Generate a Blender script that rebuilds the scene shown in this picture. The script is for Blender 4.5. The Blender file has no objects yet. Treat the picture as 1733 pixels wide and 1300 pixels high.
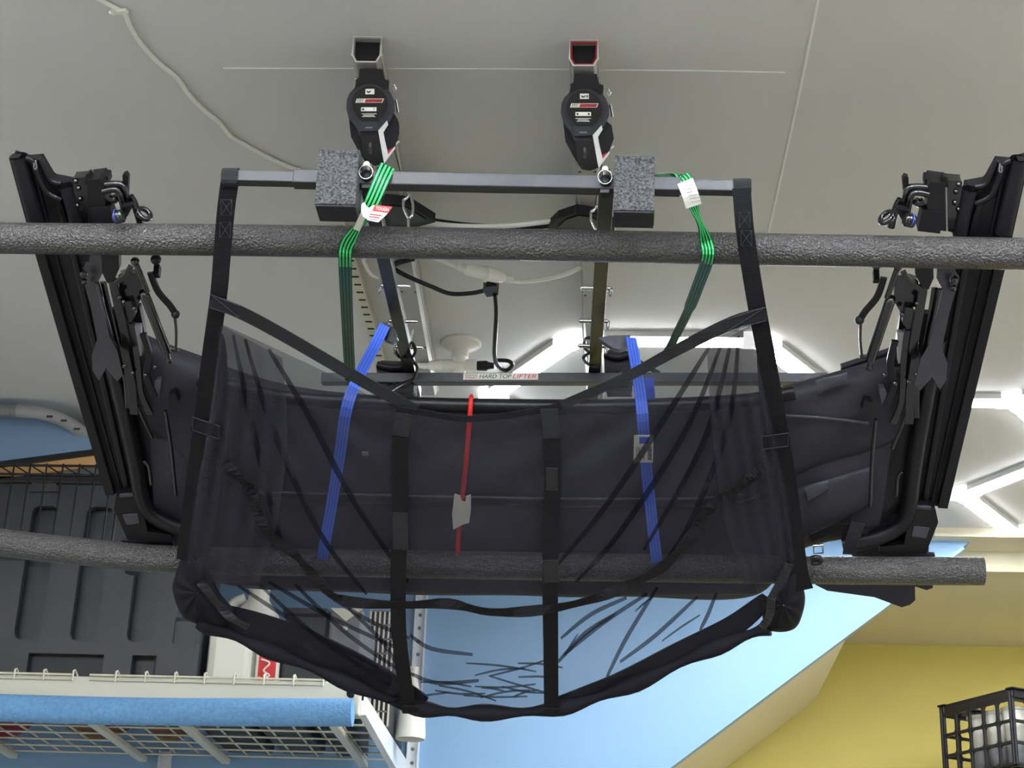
import bpy, math, random
from mathutils import Vector as V, Matrix
random.seed(7)
sc = bpy.context.scene
# ------------------------------------------------------------------ camera
FPX = 2900.0; TH = math.radians(22.6); PS = math.atan(.07); RO = .038
CAM = V((0, 0, 1.55))
FW = V((-math.sin(PS)*math.cos(TH), math.cos(PS)*math.cos(TH), math.sin(TH)))
R0 = V((math.cos(PS), math.sin(PS), 0)); U0 = R0.cross(FW)
RT = R0*math.cos(RO) + U0*math.sin(RO); UP = -R0*math.sin(RO) + U0*math.cos(RO)
cd = bpy.data.cameras.new('camera'); cam = bpy.data.objects.new('camera', cd)
sc.collection.objects.link(cam)
cd.sensor_width = 36; cd.lens = 36*FPX/1733; cd.clip_start = .05
m = Matrix((RT, UP, -FW)).transposed().to_4x4(); m.translation = CAM
cam.matrix_world = m; sc.camera = cam
# ------------------------------------------------------------------ world, exposure
w = bpy.data.worlds.new('world'); sc.world = w; w.use_nodes = True
w.node_tree.nodes['Background'].inputs[0].default_value = (.75, .8, .9, 1)
w.node_tree.nodes['Background'].inputs[1].default_value = .12
vs = sc.view_settings
vs.view_transform = 'Standard'; vs.look = 'None'; vs.gamma = 1; vs.exposure = 1.1; vs.use_curve_mapping = False
LED = 27.0            # strength of the hexagon light bars
# ------------------------------------------------------------------ helpers
col = sc.collection
def ray(x, y): return FW + RT*((x-866.5)/FPX) - UP*((y-650)/FPX)
def PY(x, y, d): r = ray(x, y); return CAM + r*(d/r.y)                 # point at depth Y = d
def PZ(x, y, z): r = ray(x, y); return CAM + r*((z-CAM.z)/r.z)         # point at height Z = z
def PP(x, y, o, n): r = ray(x, y); return CAM + r*((o-CAM).dot(n)/r.dot(n))
TUP = V((0, 2.132, 2.640)); TLO = V((0, 2.61, 2.33))                   # the two foam tubes
TT = (TLO-TUP).normalized(); NN = V((0, TT.z, -TT.y))                  # slope direction, normal towards below
def S(x, y, off=0.): return PP(x, y, TUP + NN*off, NN)                 # on the soft top's sloping plane
QO = V((0, 2.0, 2.672)); QT = (V((0, 2.58, 2.286))-QO).normalized(); QN = V((0, QT.z, -QT.y))
def Q(x, y, off=0.): return PP(x, y, QO + QN*off, QN)                  # on the sling's plane
def lerp(a, b, t): return a + (b-a)*t
def spline(pts, n=6):
    pts = [V(p) for p in pts]; out = []
    for i in range(len(pts)-1):
        p0 = pts[max(i-1, 0)]; p1 = pts[i]; p2 = pts[i+1]; p3 = pts[min(i+2, len(pts)-1)]
        for k in range(n):
            t = k/n
            out.append(.5*((2*p1) + (p2-p0)*t + (2*p0-5*p1+4*p2-p3)*t*t + (3*p1-p0-3*p2+p3)*t**3))
    out.append(pts[-1]); return out

class MB:
    def __init__(s): s.v = []; s.f = []; s.sm = []
    def add(s, vs_, fs, smooth=False):
        o = len(s.v); s.v += [V(p) for p in vs_]; s.f += [tuple(o+i for i in f) for f in fs]; s.sm += [smooth]*len(fs); return s
    def box(s, c, size, ax=None):
        c = V(c); a = ax or (V((1, 0, 0)), V((0, 1, 0)), V((0, 0, 1)))
        h = [a[i]*(size[i]/2) for i in range(3)]
        vs_ = [c + h[0]*i + h[1]*j + h[2]*k for i in (-1, 1) for j in (-1, 1) for k in (-1, 1)]
        return s.add(vs_, [(0, 1, 3, 2), (4, 6, 7, 5), (0, 4, 5, 1), (2, 3, 7, 6), (0, 2, 6, 4), (1, 5, 7, 3)])
    def bar(s, a, b, wd, ht, up=V((0, 0, 1))):
        a = V(a); b = V(b); d = b-a; L = d.length; d = d/L; x = d.cross(up).normalized(); z = x.cross(d)
        return s.box((a+b)/2, (wd, L, ht), (x, d, z))
    def prism(s, poly, vec, smooth=False):
        poly = [V(p) for p in poly]; n = len(poly); vec = V(vec)
        fs = [tuple(range(n)), tuple(range(2*n-1, n-1, -1))]
        s.add(poly + [p+vec for p in poly], fs)
        return s.add(poly + [p+vec for p in poly], [(i, i+n, (i+1) % n+n, (i+1) % n) for i in range(n)], smooth)
    def tube(s, path, r, n=10, closed=False, caps=True):
        path = [V(p) for p in path]; m_ = len(path)
        rr = r if isinstance(r, (list, tuple)) else [r]*m_
        vs_ = []; prev = None
        for i, p in enumerate(path):
            if closed: t = path[(i+1) % m_]-path[i-1]
            else: t = path[min(i+1, m_-1)]-path[max(i-1, 0)]
            t.normalize()
            if prev is None:
                u = t.cross(V((.13, .27, .95)));
                if u.length < .1: u = t.cross(V((1, 0, 0)))
            else: u = prev - t*prev.dot(t)
            u.normalize(); prev = u; w_ = t.cross(u)
            vs_ += [p + (u*math.cos(2*math.pi*k/n) + w_*math.sin(2*math.pi*k/n))*rr[i] for k in range(n)]
        fs = []
        for i in range(m_ if closed else m_-1):
            j = (i+1) % m_
            fs += [(i*n+k, i*n+(k+1) % n, j*n+(k+1) % n, j*n+k) for k in range(n)]
        s.add(vs_, fs, True)
        if caps and not closed: s.add(vs_, [tuple(range(n-1, -1, -1)), tuple(range((m_-1)*n, m_*n))])
        return s
    def ribbon(s, path, wd, th, nrm, shift=0., smooth=True, lift=0.):
        path = [V(p) for p in path]; m_ = len(path)
        ww = wd if isinstance(wd, (list, tuple)) else [wd]*m_
        nr = nrm if isinstance(nrm, (list, tuple)) else [nrm]*m_
        vs_ = []
        for i, p in enumerate(path):
            t = (path[min(i+1, m_-1)]-path[max(i-1, 0)]).normalized()
            x = t.cross(nr[i]).normalized(); n_ = x.cross(t).normalized()
            c = p + x*shift + n_*lift
            vs_ += [c - x*ww[i]/2 - n_*th/2, c + x*ww[i]/2 - n_*th/2, c + x*ww[i]/2 + n_*th/2, c - x*ww[i]/2 + n_*th/2]
        fs = []
        for i in range(m_-1):
            for k in range(4): fs.append((i*4+k, i*4+(k+1) % 4, i*4+4+(k+1) % 4, i*4+4+k))
        s.add(vs_, fs, False)
        return s.add(vs_, [(3, 2, 1, 0), tuple((m_-1)*4+k for k in range(4))])
    def lathe(s, prof, o, axis, n=24, smooth=True):
        o = V(o); ax = V(axis).normalized(); u = ax.orthogonal().normalized(); w_ = ax.cross(u); vs_ = []
        for r, h in prof: vs_ += [o + ax*h + (u*math.cos(2*math.pi*k/n)+w_*math.sin(2*math.pi*k/n))*max(r, 1e-5) for k in range(n)]
        fs = [(i*n+k, i*n+(k+1) % n, i*n+n+(k+1) % n, i*n+n+k) for i in range(len(prof)-1) for k in range(n)]
        return s.add(vs_, fs, smooth)
    def grid(s, rows, smooth=True):
        a = len(rows); b = len(rows[0])
        return s.add([p for r in rows for p in r], [(i*b+j, i*b+j+1, i*b+b+j+1, i*b+b+j) for i in range(a-1) for j in range(b-1)], smooth)
    def ball(s, c, r, n=12):
        return s.lathe([(r*math.sin(math.pi*i/8), -r*math.cos(math.pi*i/8)) for i in range(9)], c, (0, 0, 1), n)
    def torus(s, c, axis, R, r, n=24, k=8):
        ax = V(axis).normalized(); u = ax.orthogonal().normalized(); w_ = ax.cross(u)
        return s.tube([V(c)+(u*math.cos(2*math.pi*i/n)+w_*math.sin(2*math.pi*i/n))*R for i in range(n)], r, k, closed=True)
    def mirror(s, x0):
        o = MB(); o.v = [V((2*x0-p.x, p.y, p.z)) for p in s.v]; o.f = [tuple(reversed(f)) for f in s.f]; o.sm = list(s.sm); return o
    def build(s, name, mat, parent=None, bevel=0, label=None, kind=None):
        lo = V([min(p[i] for p in s.v) for i in range(3)]); hi = V([max(p[i] for p in s.v) for i in range(3)]); c = (lo+hi)/2
        me = bpy.data.meshes.new(name); me.from_pydata([p-c for p in s.v], [], s.f); me.update()
        me.polygons.foreach_set('use_smooth', s.sm); me.materials.append(mat)
        o = bpy.data.objects.new(name, me); col.objects.link(o)
        o.location = c - (V(parent['_at']) if parent is not None else V((0, 0, 0)))
        o['_at'] = tuple(c)
        if parent is not None: o.parent = parent
        if bevel:
            b = o.modifiers.new('bevel', 'BEVEL'); b.width = bevel; b.segments = 2; b.limit_method = 'ANGLE'; b.angle_limit = .6
        if label: o['label'] = label
        if kind: o['kind'] = kind
        return o
def empty(name, at):
    o = bpy.data.objects.new(name, None); col.objects.link(o); o.location = at; o['_at'] = tuple(at)
    o.empty_display_size = .05; return o
def tag(o, label, cat, group=None):
    o['label'] = label; o['category'] = cat
    if group: o['group'] = group
    return o
def struct(o, label=None):
    o['kind'] = 'structure'
    if label: o['label'] = label
    return o
def lin(c): return tuple(((v/255)/12.92 if v/255 <= .04045 else ((v/255+.055)/1.055)**2.4) for v in c)
def mat(name, rgb, rough=.5, metal=0., bump=0., scale=100., var=0., vscale=5., coat=0., emit=0., spec=.5, detail=3., srgb=True):
    c = lin(rgb) if srgb else rgb
    mt = bpy.data.materials.new(name); mt.use_nodes = True; nt = mt.node_tree; b = nt.nodes['Principled BSDF']
    b.inputs['Base Color'].default_value = (*c, 1); b.inputs['Roughness'].default_value = rough; b.inputs['Metallic'].default_value = metal
    b.inputs['Coat Weight'].default_value = coat; b.inputs['Coat Roughness'].default_value = .12; b.inputs['Specular IOR Level'].default_value = spec
    tc = nt.nodes.new('ShaderNodeTexCoord')
    if var:
        n1 = nt.nodes.new('ShaderNodeTexNoise'); n1.inputs['Scale'].default_value = vscale; n1.inputs['Detail'].default_value = 4
        nt.links.new(tc.outputs['Object'], n1.inputs['Vector'])
        mp = nt.nodes.new('ShaderNodeMapRange'); mp.inputs[1].default_value = .3; mp.inputs[2].default_value = .7; mp.inputs[3].default_value = 1-var; mp.inputs[4].default_value = 1+var
        nt.links.new(n1.outputs['Fac'], mp.inputs[0])
        mx = nt.nodes.new('ShaderNodeVectorMath'); mx.operation = 'SCALE'; mx.inputs[0].default_value = c
        nt.links.new(mp.outputs[0], mx.inputs['Scale']); nt.links.new(mx.outputs[0], b.inputs['Base Color'])
    if bump:
        n2 = nt.nodes.new('ShaderNodeTexNoise'); n2.inputs['Scale'].default_value = scale; n2.inputs['Detail'].default_value = detail
        nt.links.new(tc.outputs['Object'], n2.inputs['Vector'])
        bp = nt.nodes.new('ShaderNodeBump'); bp.inputs['Strength'].default_value = bump; bp.inputs['Distance'].default_value = .004
        nt.links.new(n2.outputs['Fac'], bp.inputs['Height']); nt.links.new(bp.outputs[0], b.inputs['Normal'])
    if emit:
        b.inputs['Emission Color'].default_value = (*c, 1); b.inputs['Emission Strength'].default_value = emit
    return mt
def webbing_mat(name, rgb, rough=.5, scale=260.):
    mt = mat(name, rgb, rough, spec=.2); nt = mt.node_tree; b = nt.nodes['Principled BSDF']
    tc = nt.nodes.new('ShaderNodeTexCoord'); wv = nt.nodes.new('ShaderNodeTexWave'); wv.bands_direction = 'Z'
    wv.inputs['Scale'].default_value = scale; wv.inputs['Distortion'].default_value = 1.
    nt.links.new(tc.outputs['Object'], wv.inputs['Vector'])
    bp = nt.nodes.new('ShaderNodeBump'); bp.inputs['Strength'].default_value = .6; bp.inputs['Distance'].default_value = .001
    nt.links.new(wv.outputs['Fac'], bp.inputs['Height']); nt.links.new(bp.outputs[0], b.inputs['Normal'])
    return mt
def sheer_mat(name, rgb, cover):
    mt = bpy.data.materials.new(name); mt.use_nodes = True; nt = mt.node_tree; nt.nodes.clear()
    out = nt.nodes.new('ShaderNodeOutputMaterial'); mx = nt.nodes.new('ShaderNodeMixShader'); mx.inputs[0].default_value = cover
    tr = nt.nodes.new('ShaderNodeBsdfTransparent'); df = nt.nodes.new('ShaderNodeBsdfDiffuse'); df.inputs[0].default_value = (*lin(rgb), 1)
    tl = nt.nodes.new('ShaderNodeBsdfTranslucent'); tl.inputs[0].default_value = (*lin(rgb), 1)
    ad = nt.nodes.new('ShaderNodeMixShader'); ad.inputs[0].default_value = .35
    tc = nt.nodes.new('ShaderNodeTexCoord'); ns = nt.nodes.new('ShaderNodeTexNoise'); ns.inputs['Scale'].default_value = 900
    mp = nt.nodes.new('ShaderNodeMapRange'); mp.inputs[1].default_value = .3; mp.inputs[2].default_value = .7; mp.inputs[3].default_value = cover-.03; mp.inputs[4].default_value = cover+.03
    L = nt.links.new
    L(tc.outputs['Object'], ns.inputs['Vector']); L(ns.outputs['Fac'], mp.inputs[0]); L(mp.outputs[0], mx.inputs[0])
    L(df.outputs[0], ad.inputs[1]); L(tl.outputs[0], ad.inputs[2]); L(tr.outputs[0], mx.inputs[1]); L(ad.outputs[0], mx.inputs[2]); L(mx.outputs[0], out.inputs[0])
    return mt
M = {}
M['ceil'] = mat('ceiling_paint', (212, 211, 209), .55, bump=.05, scale=60, var=.03, vscale=1.5)
M['seam'] = mat('ceiling_seam_filler', (236, 235, 231), .6)
M['blue'] = mat('blue_wall_paint', (132, 170, 205), .45, var=.02, vscale=2)
M['yellow'] = mat('yellow_wall_paint', (230, 212, 112), .55, var=.03, vscale=3)
M['cream'] = mat('cream_paint', (214, 208, 178), .6, var=.03, vscale=4)
M['tan'] = mat('tan_soffit_paint', (222, 214, 186), .6, var=.03, vscale=3)
M['greywall'] = mat('side_wall_paint', (214, 212, 206), .6)
M['floor'] = mat('grey_epoxy_floor', (116, 114, 110), .5, var=.1, vscale=3)
M['foam'] = mat('black_pipe_foam', (63, 61, 60), .4, bump=1., scale=330, detail=1., spec=.7, var=.35, vscale=330)
M['block'] = mat('charcoal_foam_block', (68, 68, 70), .8, bump=1., scale=300, var=1.0, vscale=300)
M['blockend'] = mat('dark_foam_end', (30, 29, 33), .8, bump=.5, scale=200)
M['bar'] = mat('powder_coated_steel', (52, 52, 56), .38, bump=.06, scale=600)
M['bar2'] = mat('black_steel', (24, 24, 28), .4)
M['darksteel'] = mat('dark_plated_steel', (90, 90, 94), .25, 1.)
M['casing'] = mat('charcoal_casing', (50, 51, 57), .45, spec=.4)
M['chrome'] = mat('zinc_plated_steel', (200, 200, 200), .22, 1.)
M['gloss'] = mat('gloss_black_steel', (8, 8, 11), .2, coat=1., bump=.06, scale=30, detail=1., spec=.4)
M['blackchrome'] = mat('polished_black_chrome', (92, 92, 98), .24, 1., bump=.12, scale=22, detail=1.)
M['plastic'] = mat('black_plastic', (23, 22, 27), .5, bump=.1, scale=80, spec=.3)
M['satin'] = mat('satin_black', (15, 15, 19), .35, spec=.4)
M['vinyl'] = mat('black_vinyl_fabric', (50, 49, 57), .55, bump=.25, scale=45, var=.12, vscale=9, spec=.3)
M['vinyl2'] = mat('worn_black_vinyl', (62, 62, 70), .5, bump=.2, scale=60, var=.2, vscale=30)
M['web'] = webbing_mat('black_webbing', (15, 14, 18), .6)
M['web2'] = webbing_mat('grey_black_webbing', (40, 40, 43), .42)
M['stitch'] = mat('grey_stitching', (52, 52, 58), .7)
M['sheer'] = sheer_mat('sheer_black_mesh', (70, 70, 79), .53)
M['fold'] = sheer_mat('doubled_sheer_mesh', (34, 34, 44), .5)
M['hem'] = mat('black_hem_cloth', (24, 24, 31), .8, bump=.5, scale=40, spec=.2)
M['green'] = mat('green_elastic', (60, 205, 110), .5)
M['greenshade'] = mat('shaded_green_stripe', (30, 120, 72), .55)
M['greenback'] = mat('dark_green_elastic', (14, 40, 26), .55)
M['bluestrap'] = mat('blue_elastic', (80, 120, 235), .5)
M['bluedark'] = mat('dark_blue_elastic', (54, 84, 195), .55)
M['red'] = mat('red_cord', (206, 36, 34), .5)
M['white'] = mat('white_plastic', (226, 224, 212), .4)
M['paper'] = mat('paper_tag', (220, 218, 208), .7)
M['redink'] = mat('red_print', (200, 40, 42), .6)
M['ink'] = mat('black_print', (40, 40, 42), .6)
M['rail'] = mat('aluminium_channel', (160, 158, 152), .4, .1)
M['railedge'] = mat('bright_aluminium', (220, 219, 210), .3, .1)
M['dark'] = mat('dark_interior', (18, 18, 20), .8)
M['redin'] = mat('red_anodised', (170, 22, 48), .4)
M['led'] = mat('led_diffuser', (244, 249, 255), .5, emit=LED)
M['alu'] = mat('aluminium_housing', (214, 214, 210), .4, .2)
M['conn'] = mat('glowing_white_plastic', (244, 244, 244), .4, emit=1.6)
M['shelf'] = mat('cream_epoxy_steel', (216, 212, 192), .35)
M['wshelf'] = mat('white_epoxy_steel', (228, 232, 234), .35)
M['noodle'] = mat('blue_noodle_foam', (112, 164, 212), .85, bump=.8, scale=220, var=.12, vscale=120)
M['tote'] = mat('charcoal_tote_plastic', (52, 53, 57), .45, bump=.15, scale=120, var=.08, vscale=6)
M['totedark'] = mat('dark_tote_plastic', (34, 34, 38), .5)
M['wire'] = mat('black_wire', (40, 40, 42), .3, .6)
M['ply'] = mat('plywood', (206, 160, 104), .6, var=.1, vscale=20)
M['pipe'] = mat('grey_pvc', (150, 150, 150), .45, var=.05, vscale=8)
M['slate'] = mat('slate_blue_board', (118, 146, 178), .6)
M['crate'] = mat('black_crate_plastic', (34, 34, 38), .35)
M['redball'] = mat('maroon_rubber', (140, 26, 40), .5)
M['brown'] = mat('brown_leather', (124, 84, 48), .55, bump=.4, scale=30, var=.35, vscale=14)
M['grey'] = mat('grey_plastic', (120, 120, 124), .5)
M['steel'] = mat('white_cable', (238, 237, 228), .4)

# ------------------------------------------------------------------ room shell
ZC = 3.0; YB = 4.49; YH = 4.571; ZS = 2.976; ZH = 2.919; YW = 5.39
XL, XR, YF = -2.5, 2.6, -3.0
ce = MB().box(((XL+XR)/2, (YF+YB)/2, ZC+.05), (XR-XL, YB-YF, .1)).build('ceiling', M['ceil']); struct(ce, 'off-white plasterboard ceiling with taped seams')
s1 = MB().ribbon([V((-.62, 2.222, ZC-.0006)), V((-.2, 2.224, ZC-.0006)), V((.12, 2.23, ZC-.0006)), V((.24, 2.235, ZC-.0006))], .0022, .0012, V((0, 0, 1))).build('ceiling_seam', M['seam'], ce)
s2 = MB().ribbon([V((.272, 1.9, ZC-.0006)), V((.268, 2.3, ZC-.0006)), V((.258, 2.78, ZC-.0006))], .004, .0012, V((0, 0, 1))).build('ceiling_seam', M['seam'], ce)
struct(MB().box(((XL+XR)/2, (YF+YW)/2, -.05), (XR-XL, YW-YF, .1)).build('floor', M['floor']), 'grey concrete garage floor')
struct(MB().box((XL-.05, (YF+YW)/2, 1.5), (.1, YW-YF, 3.2)).build('wall_left', M['greywall']), 'pale grey garage wall')
struct(MB().box((XR+.05, (YF+YW)/2, 1.5), (.1, YW-YF, 3.2)).build('wall_right', M['greywall']), 'pale grey garage wall on the right')
struct(MB().box(((XL+XR)/2, YF-.05, 1.5), (XR-XL, .1, 3.2)).build('wall_front', M['greywall']), 'pale garage wall opposite the blue wall')
# blue wall ends along the slanting line of a staircase
a = V((.716, YB, 2.805)); b = V((.327, YB, 2.505)); sl = (a.z-b.z)/(a.x-b.x)
xt = a.x + (ZS-a.z)/sl; xb = XL
wb = MB().prism([V((XL, YB, a.z+(XL-a.x)*sl)), V((xt, YB, ZS)), V((XL, YB, ZS))], V((0, YH-YB, 0))).build('wall_back', M['blue'])
struct(wb, 'light blue painted wall with a slanting right edge')
MB().bar(V((xt-.02, YB-.004, ZS-.02*sl-.006)), V((XL+.01, YB-.004, a.z+(XL+.01-a.x)*sl+.01)), .008, .03, V((0, 1, 0))).build('edge_bead', M['blue'], wb)
struct(MB().box(((XL+XR)/2, YB-.006, (ZC+ZS)/2), (XR-XL, .016, ZC-ZS)).build('trim_1', M['ceil']), 'narrow white trim where ceiling meets the blue wall')
struct(MB().box(((xt-.1+XR)/2, (YB+YH)/2, ZS+.02), (XR-xt+.1, YH-YB+.1, .04)).build('trim_2', M['tan']), 'tan ledge underside above the cream header')
struct(MB().box(((.6+XR)/2, YH+.03, (ZS+ZH)/2), (XR-.6, .06, ZS-ZH)).build('trim_3', M['cream']), 'cream header beam over the stair recess')
struct(MB().box(((.3+XR)/2, (YH+YW)/2+.03, ZH+.02), (XR-.3, YW-YH-.06, .04)).build('ceiling_recess', M['tan']), 'tan soffit of the stair recess')
struct(MB().box(((XL+XR)/2, YW+.05, 1.5), (XR-XL, .1, 3.2)).build('wall_yellow', M['yellow']), 'yellow painted wall in the recess under the stairs')
# sloping underside of the staircase
x1 = .607; z1 = a.z + (x1-a.x)*sl; x2 = XL; z2 = a.z + (x2-a.x)*sl
struct(MB().prism([V((x1, YH, z1)), V((x2, YH, z2)), V((x2, YH, z2+.2)), V((x1, YH, z1+.2))], V((0, 5.32-YH, 0))).build('trim_4', M['tan']), 'tan sloping underside of the staircase')

# ------------------------------------------------------------------ hexagon lights
SX, RY = .385, .3115
def hex_grid(name, label, centres, at):
    root = empty(name, at); tag(root, label, 'ceiling light')
    edges = {}; verts = {}
    for cx, cy in centres:
        vs_ = [(cx-SX, cy), (cx-SX/2, cy-RY), (cx+SX/2, cy-RY), (cx+SX, cy), (cx+SX/2, cy+RY), (cx-SX/2, cy+RY)]
        for i in range(6):
            p, q = vs_[i], vs_[(i+1) % 6]
            kp = (round(p[0], 2), round(p[1], 2)); kq = (round(q[0], 2), round(q[1], 2))
            edges[tuple(sorted((kp, kq)))] = (V((*p, 0)), V((*q, 0)))
            verts.setdefault(kp, (V((*p, 0)), []))[1].append((V((*q, 0))-V((*p, 0))).normalized())
            verts.setdefault(kq, (V((*q, 0)), []))[1].append((V((*p, 0))-V((*q, 0))).normalized())
    for p, q in edges.values():
        d = (q-p).normalized()*.026
        A = p+d+V((0, 0, ZC)); B = q-d+V((0, 0, ZC))
        t = MB().bar(A+V((0, 0, -.007)), B+V((0, 0, -.007)), .050, .014).build('light_housing', M['alu'], root, .002)
        MB().bar(A+V((0, 0, -.0140)), B+V((0, 0, -.0140)), .046, .003).build('light_diffuser', M['led'], t)
    for p, ds in verts.values():
        mb = MB(); seen = []
        for d in ds:
            if any((d-e).length < .05 for e in seen): continue
            seen.append(d)
            mb.bar(p+V((0, 0, ZC-.009)), p+d*.04+V((0, 0, ZC-.009)), .052, .018)
        mb.lathe([(0, -.019), (.022, -.019), (.026, -.016), (.026, 0)], p+V((0, 0, ZC)), (0, 0, 1), 14)
        mb.build('connector', M['conn'], root, .003)
    return root
hex_grid('hexagon_light', 'glowing hexagon grid of white LED bars on the ceiling', [(.09, 3.52), (.6675, 3.8315), (1.245, 3.52), (1.245, 4.143-.001), (1.8225, 3.8315)], (.6, 3.7, ZC))
hex_grid('hexagon_light', 'hexagon grid of LED bars near the garage door, behind the viewer', [(-1.155+.5775*i, .98+(.3115 if i % 2 else 0)-.623*j) for i in range(-1, 6) for j in range(4)], (0, .1, ZC))
# ------------------------------------------------------------------ OBJECTS
PX = 1/1250.   # metres per pixel near the hoist
def text(body, o, right, up, h, mt, parent, name='lettering', width=None, shear=0., lift=.0006):
    cu = bpy.data.curves.new(name, 'FONT'); cu.body = body; cu.align_x = 'CENTER'; cu.align_y = 'CENTER'; cu.size = 1.; cu.shear = shear
    ob = bpy.data.objects.new(name, cu); me = bpy.data.meshes.new_from_object(ob); bpy.data.objects.remove(ob)
    xs = [v_.co.x for v_ in me.vertices]; ys = [v_.co.y for v_ in me.vertices]
    cx = (min(xs)+max(xs))/2; cy = (min(ys)+max(ys))/2; hh = max(ys)-min(ys); ww = max(xs)-min(xs)
    sy = h/hh; sx = (width/ww) if width else sy
    right = V(right).normalized(); up = V(up).normalized(); nrm = right.cross(up)
    for v_ in me.vertices:
        v_.co = right*((v_.co.x-cx)*sx) + up*((v_.co.y-cy)*sy)
    me.materials.append(mt)
    o2 = bpy.data.objects.new(name, me); col.objects.link(o2)
    c = V(o)+nrm*lift; o2.location = c-V(parent['_at']); o2.parent = parent; o2['_at'] = tuple(c); return o2

# ---- hoist frame (two crossbars, two arms)
ZF = 2.68
fr = tag(empty('roof_hoist', (-.19, 2.3, ZF)), 'black square-tube lifting frame hanging under the two ceiling hoists', 'hoist frame')
bl = PZ(383, 301, ZF); br = PZ(1266, 319, ZF); bd = (br-bl).normalized()
def onbar(px): 
    u = (px-383)/(1266-383); return bl + (br-bl)*u
MB().bar(onbar(498), onbar(1152), .0205, .0205).build('front_bar', M['bar'], fr, .0015)
for a_, b_ in ((383, 500), (1150, 1268)):
    MB().bar(onbar(a_), onbar(b_), .0165, .0165).build('bar_extension', M['bar'], fr, .0012)
    e = a_ if a_ < 600 else b_
    MB().bar(onbar(e)-bd*.001, onbar(e)+bd*.001*(1 if e > 600 else -1)*2, .0185, .0185).build('end_cap', M['plastic'], fr)
rl = PZ(545, 642, ZF); rr = PZ(1400, 642, ZF)
rb = MB().bar(rl, rr, .017, .018).build('rear_bar', M['bar'], fr, .0012)
arms = []
for (xa, ya), (xb_, yb_) in (((622, 306), (703, 666)), ((1027, 312), (1003, 668))):
    A = PZ(xa, ya, ZF+.0195); B = PZ(xb_, yb_, ZF+.0195); arms.append((A, B))
    MB().bar(A, B, .0205, .0185).build('arm', M['bar2'], fr, .0012)
# hitch pins through the arms
for ai, ts in ((0, (.43, .6, .735)), (1, (.43, .59, .72))):
    A, B = arms[ai]; d = (B-A).normalized(); x = d.cross(V((0, 0, 1))).normalized()
    s_ = 1 if ai == 0 else -1
    for t in ts:
        p = lerp(A, B, t)
        pn = MB().tube([p - x*.016*s_, p + x*.027*s_, p + x*.030*s_], [.0036, .0036, .002], 10).build('hitch_pin', M['chrome'], fr)
        MB().torus(p - x*.017*s_ - V((0, 0, .006)), x+d*.3, .0065, .0011, 16, 6).build('pin_ring', M['chrome'], pn)
# front ring pins
for px in (624, 1026):
    p = onbar(px) + V((0, -.0115, .002)); bp = p + V((0, -.007, .012))
    pn = MB().tube([onbar(px)+V((0, .01, .008)), bp], .003, 10).ball(bp, .0048).build('ball_pin', M['white'], fr)
    MB().torus(p+V((0, -.008, 0)), V((0, 1, .35)), .0093, .0011, 28, 6).build('pin_ring', M['chrome'], pn)
    MB().lathe([(.008, 0), (.008, .004), (0, .004)], p+V((0, .002, -.001)), (0, -1, 0), 16).build('pin_hole', M['plastic'], pn)
    MB().bar(onbar(px)+V((0, 0, -.016)), onbar(px)+V((0, .0, .022)), .013, .017, V((0, 1, 0))).build('arm_socket', M['bar2'], fr, .001)
# sticker on the rear bar
ru = (rr-rl).normalized(); sn = V((0, -1, 0)); 
def onrear(px): return rl + (rr-rl)*((px-545)/(1400-545))
c = onrear(853) + V((0, -.0086, .0015))
st = MB().box(c, (.128, .0006, .0118), (ru, V((0, 1, 0)), V((0, 0, 1)))).build('sticker', M['paper'], fr, label='white sticker lettered GARAGE SMART HARD TOP LIFTER')
tx = lambda dx, dz: c + ru*dx + V((0, -.0005, dz))
text('GARAGE', tx(-.050, .0024), ru, (0, 0, 1), .0036, M['ink'], st, width=.022, shear=.3)
text('SMART', tx(-.050, -.0024), ru, (0, 0, 1), .0040, M['redink'], st, width=.022, shear=.3)
text('HARD TOP', tx(-.009, 0), ru, (0, 0, 1), .0076, M['ink'], st, width=.055, shear=.25)
text('LIFTER', tx(.0405, 0), ru, (0, 0, 1), .0076, M['redink'], st, width=.040, shear=.25)

# foam blocks pushed over the front bar
for (x0, x1_, y0, y1_, wh) in ((545, 612, 250, 352, 'left'), (1041, 1108, 262, 365, 'right')):
    cx = onbar((x0+x1_)/2); u = bd; k = 2.32/FPX
    t = tag(empty('foam_block', cx+V((0, 0, -.05))), 'charcoal foam block on the hoist bar, %s' % ('above the red and white tag' if wh == 'left' else 'beside the white-labelled green strap'), 'foam block', 'foam blocks on the front bar')
    wd = (x1_-x0)*k; zc_ = cx.z - .010
    mb = MB(); n_ = 8; rows = []
    prof = [(-.028, .042), (-.030, .02), (-.030, -.02), (-.028, -.042), (.012, -.044), (.016, 0), (.012, .044)]
    poly = [V((cx.x, cx.y+p[0], zc_+p[1])) - u*wd/2 for p in prof]
    mb.prism(poly, u*wd).build('foam_body', M['block'], t, .004)
    lo = [V((cx.x, cx.y-.027, zc_-.0425)), V((cx.x, cx.y+.012, zc_-.0445)), V((cx.x, cx.y+.012, zc_-.0465)), V((cx.x, cx.y-.0265, zc_-.0445))]
    MB().prism([p-u*wd*.485 for p in lo], u*wd*.97).build('cut_face', M['blockend'], t)

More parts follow.
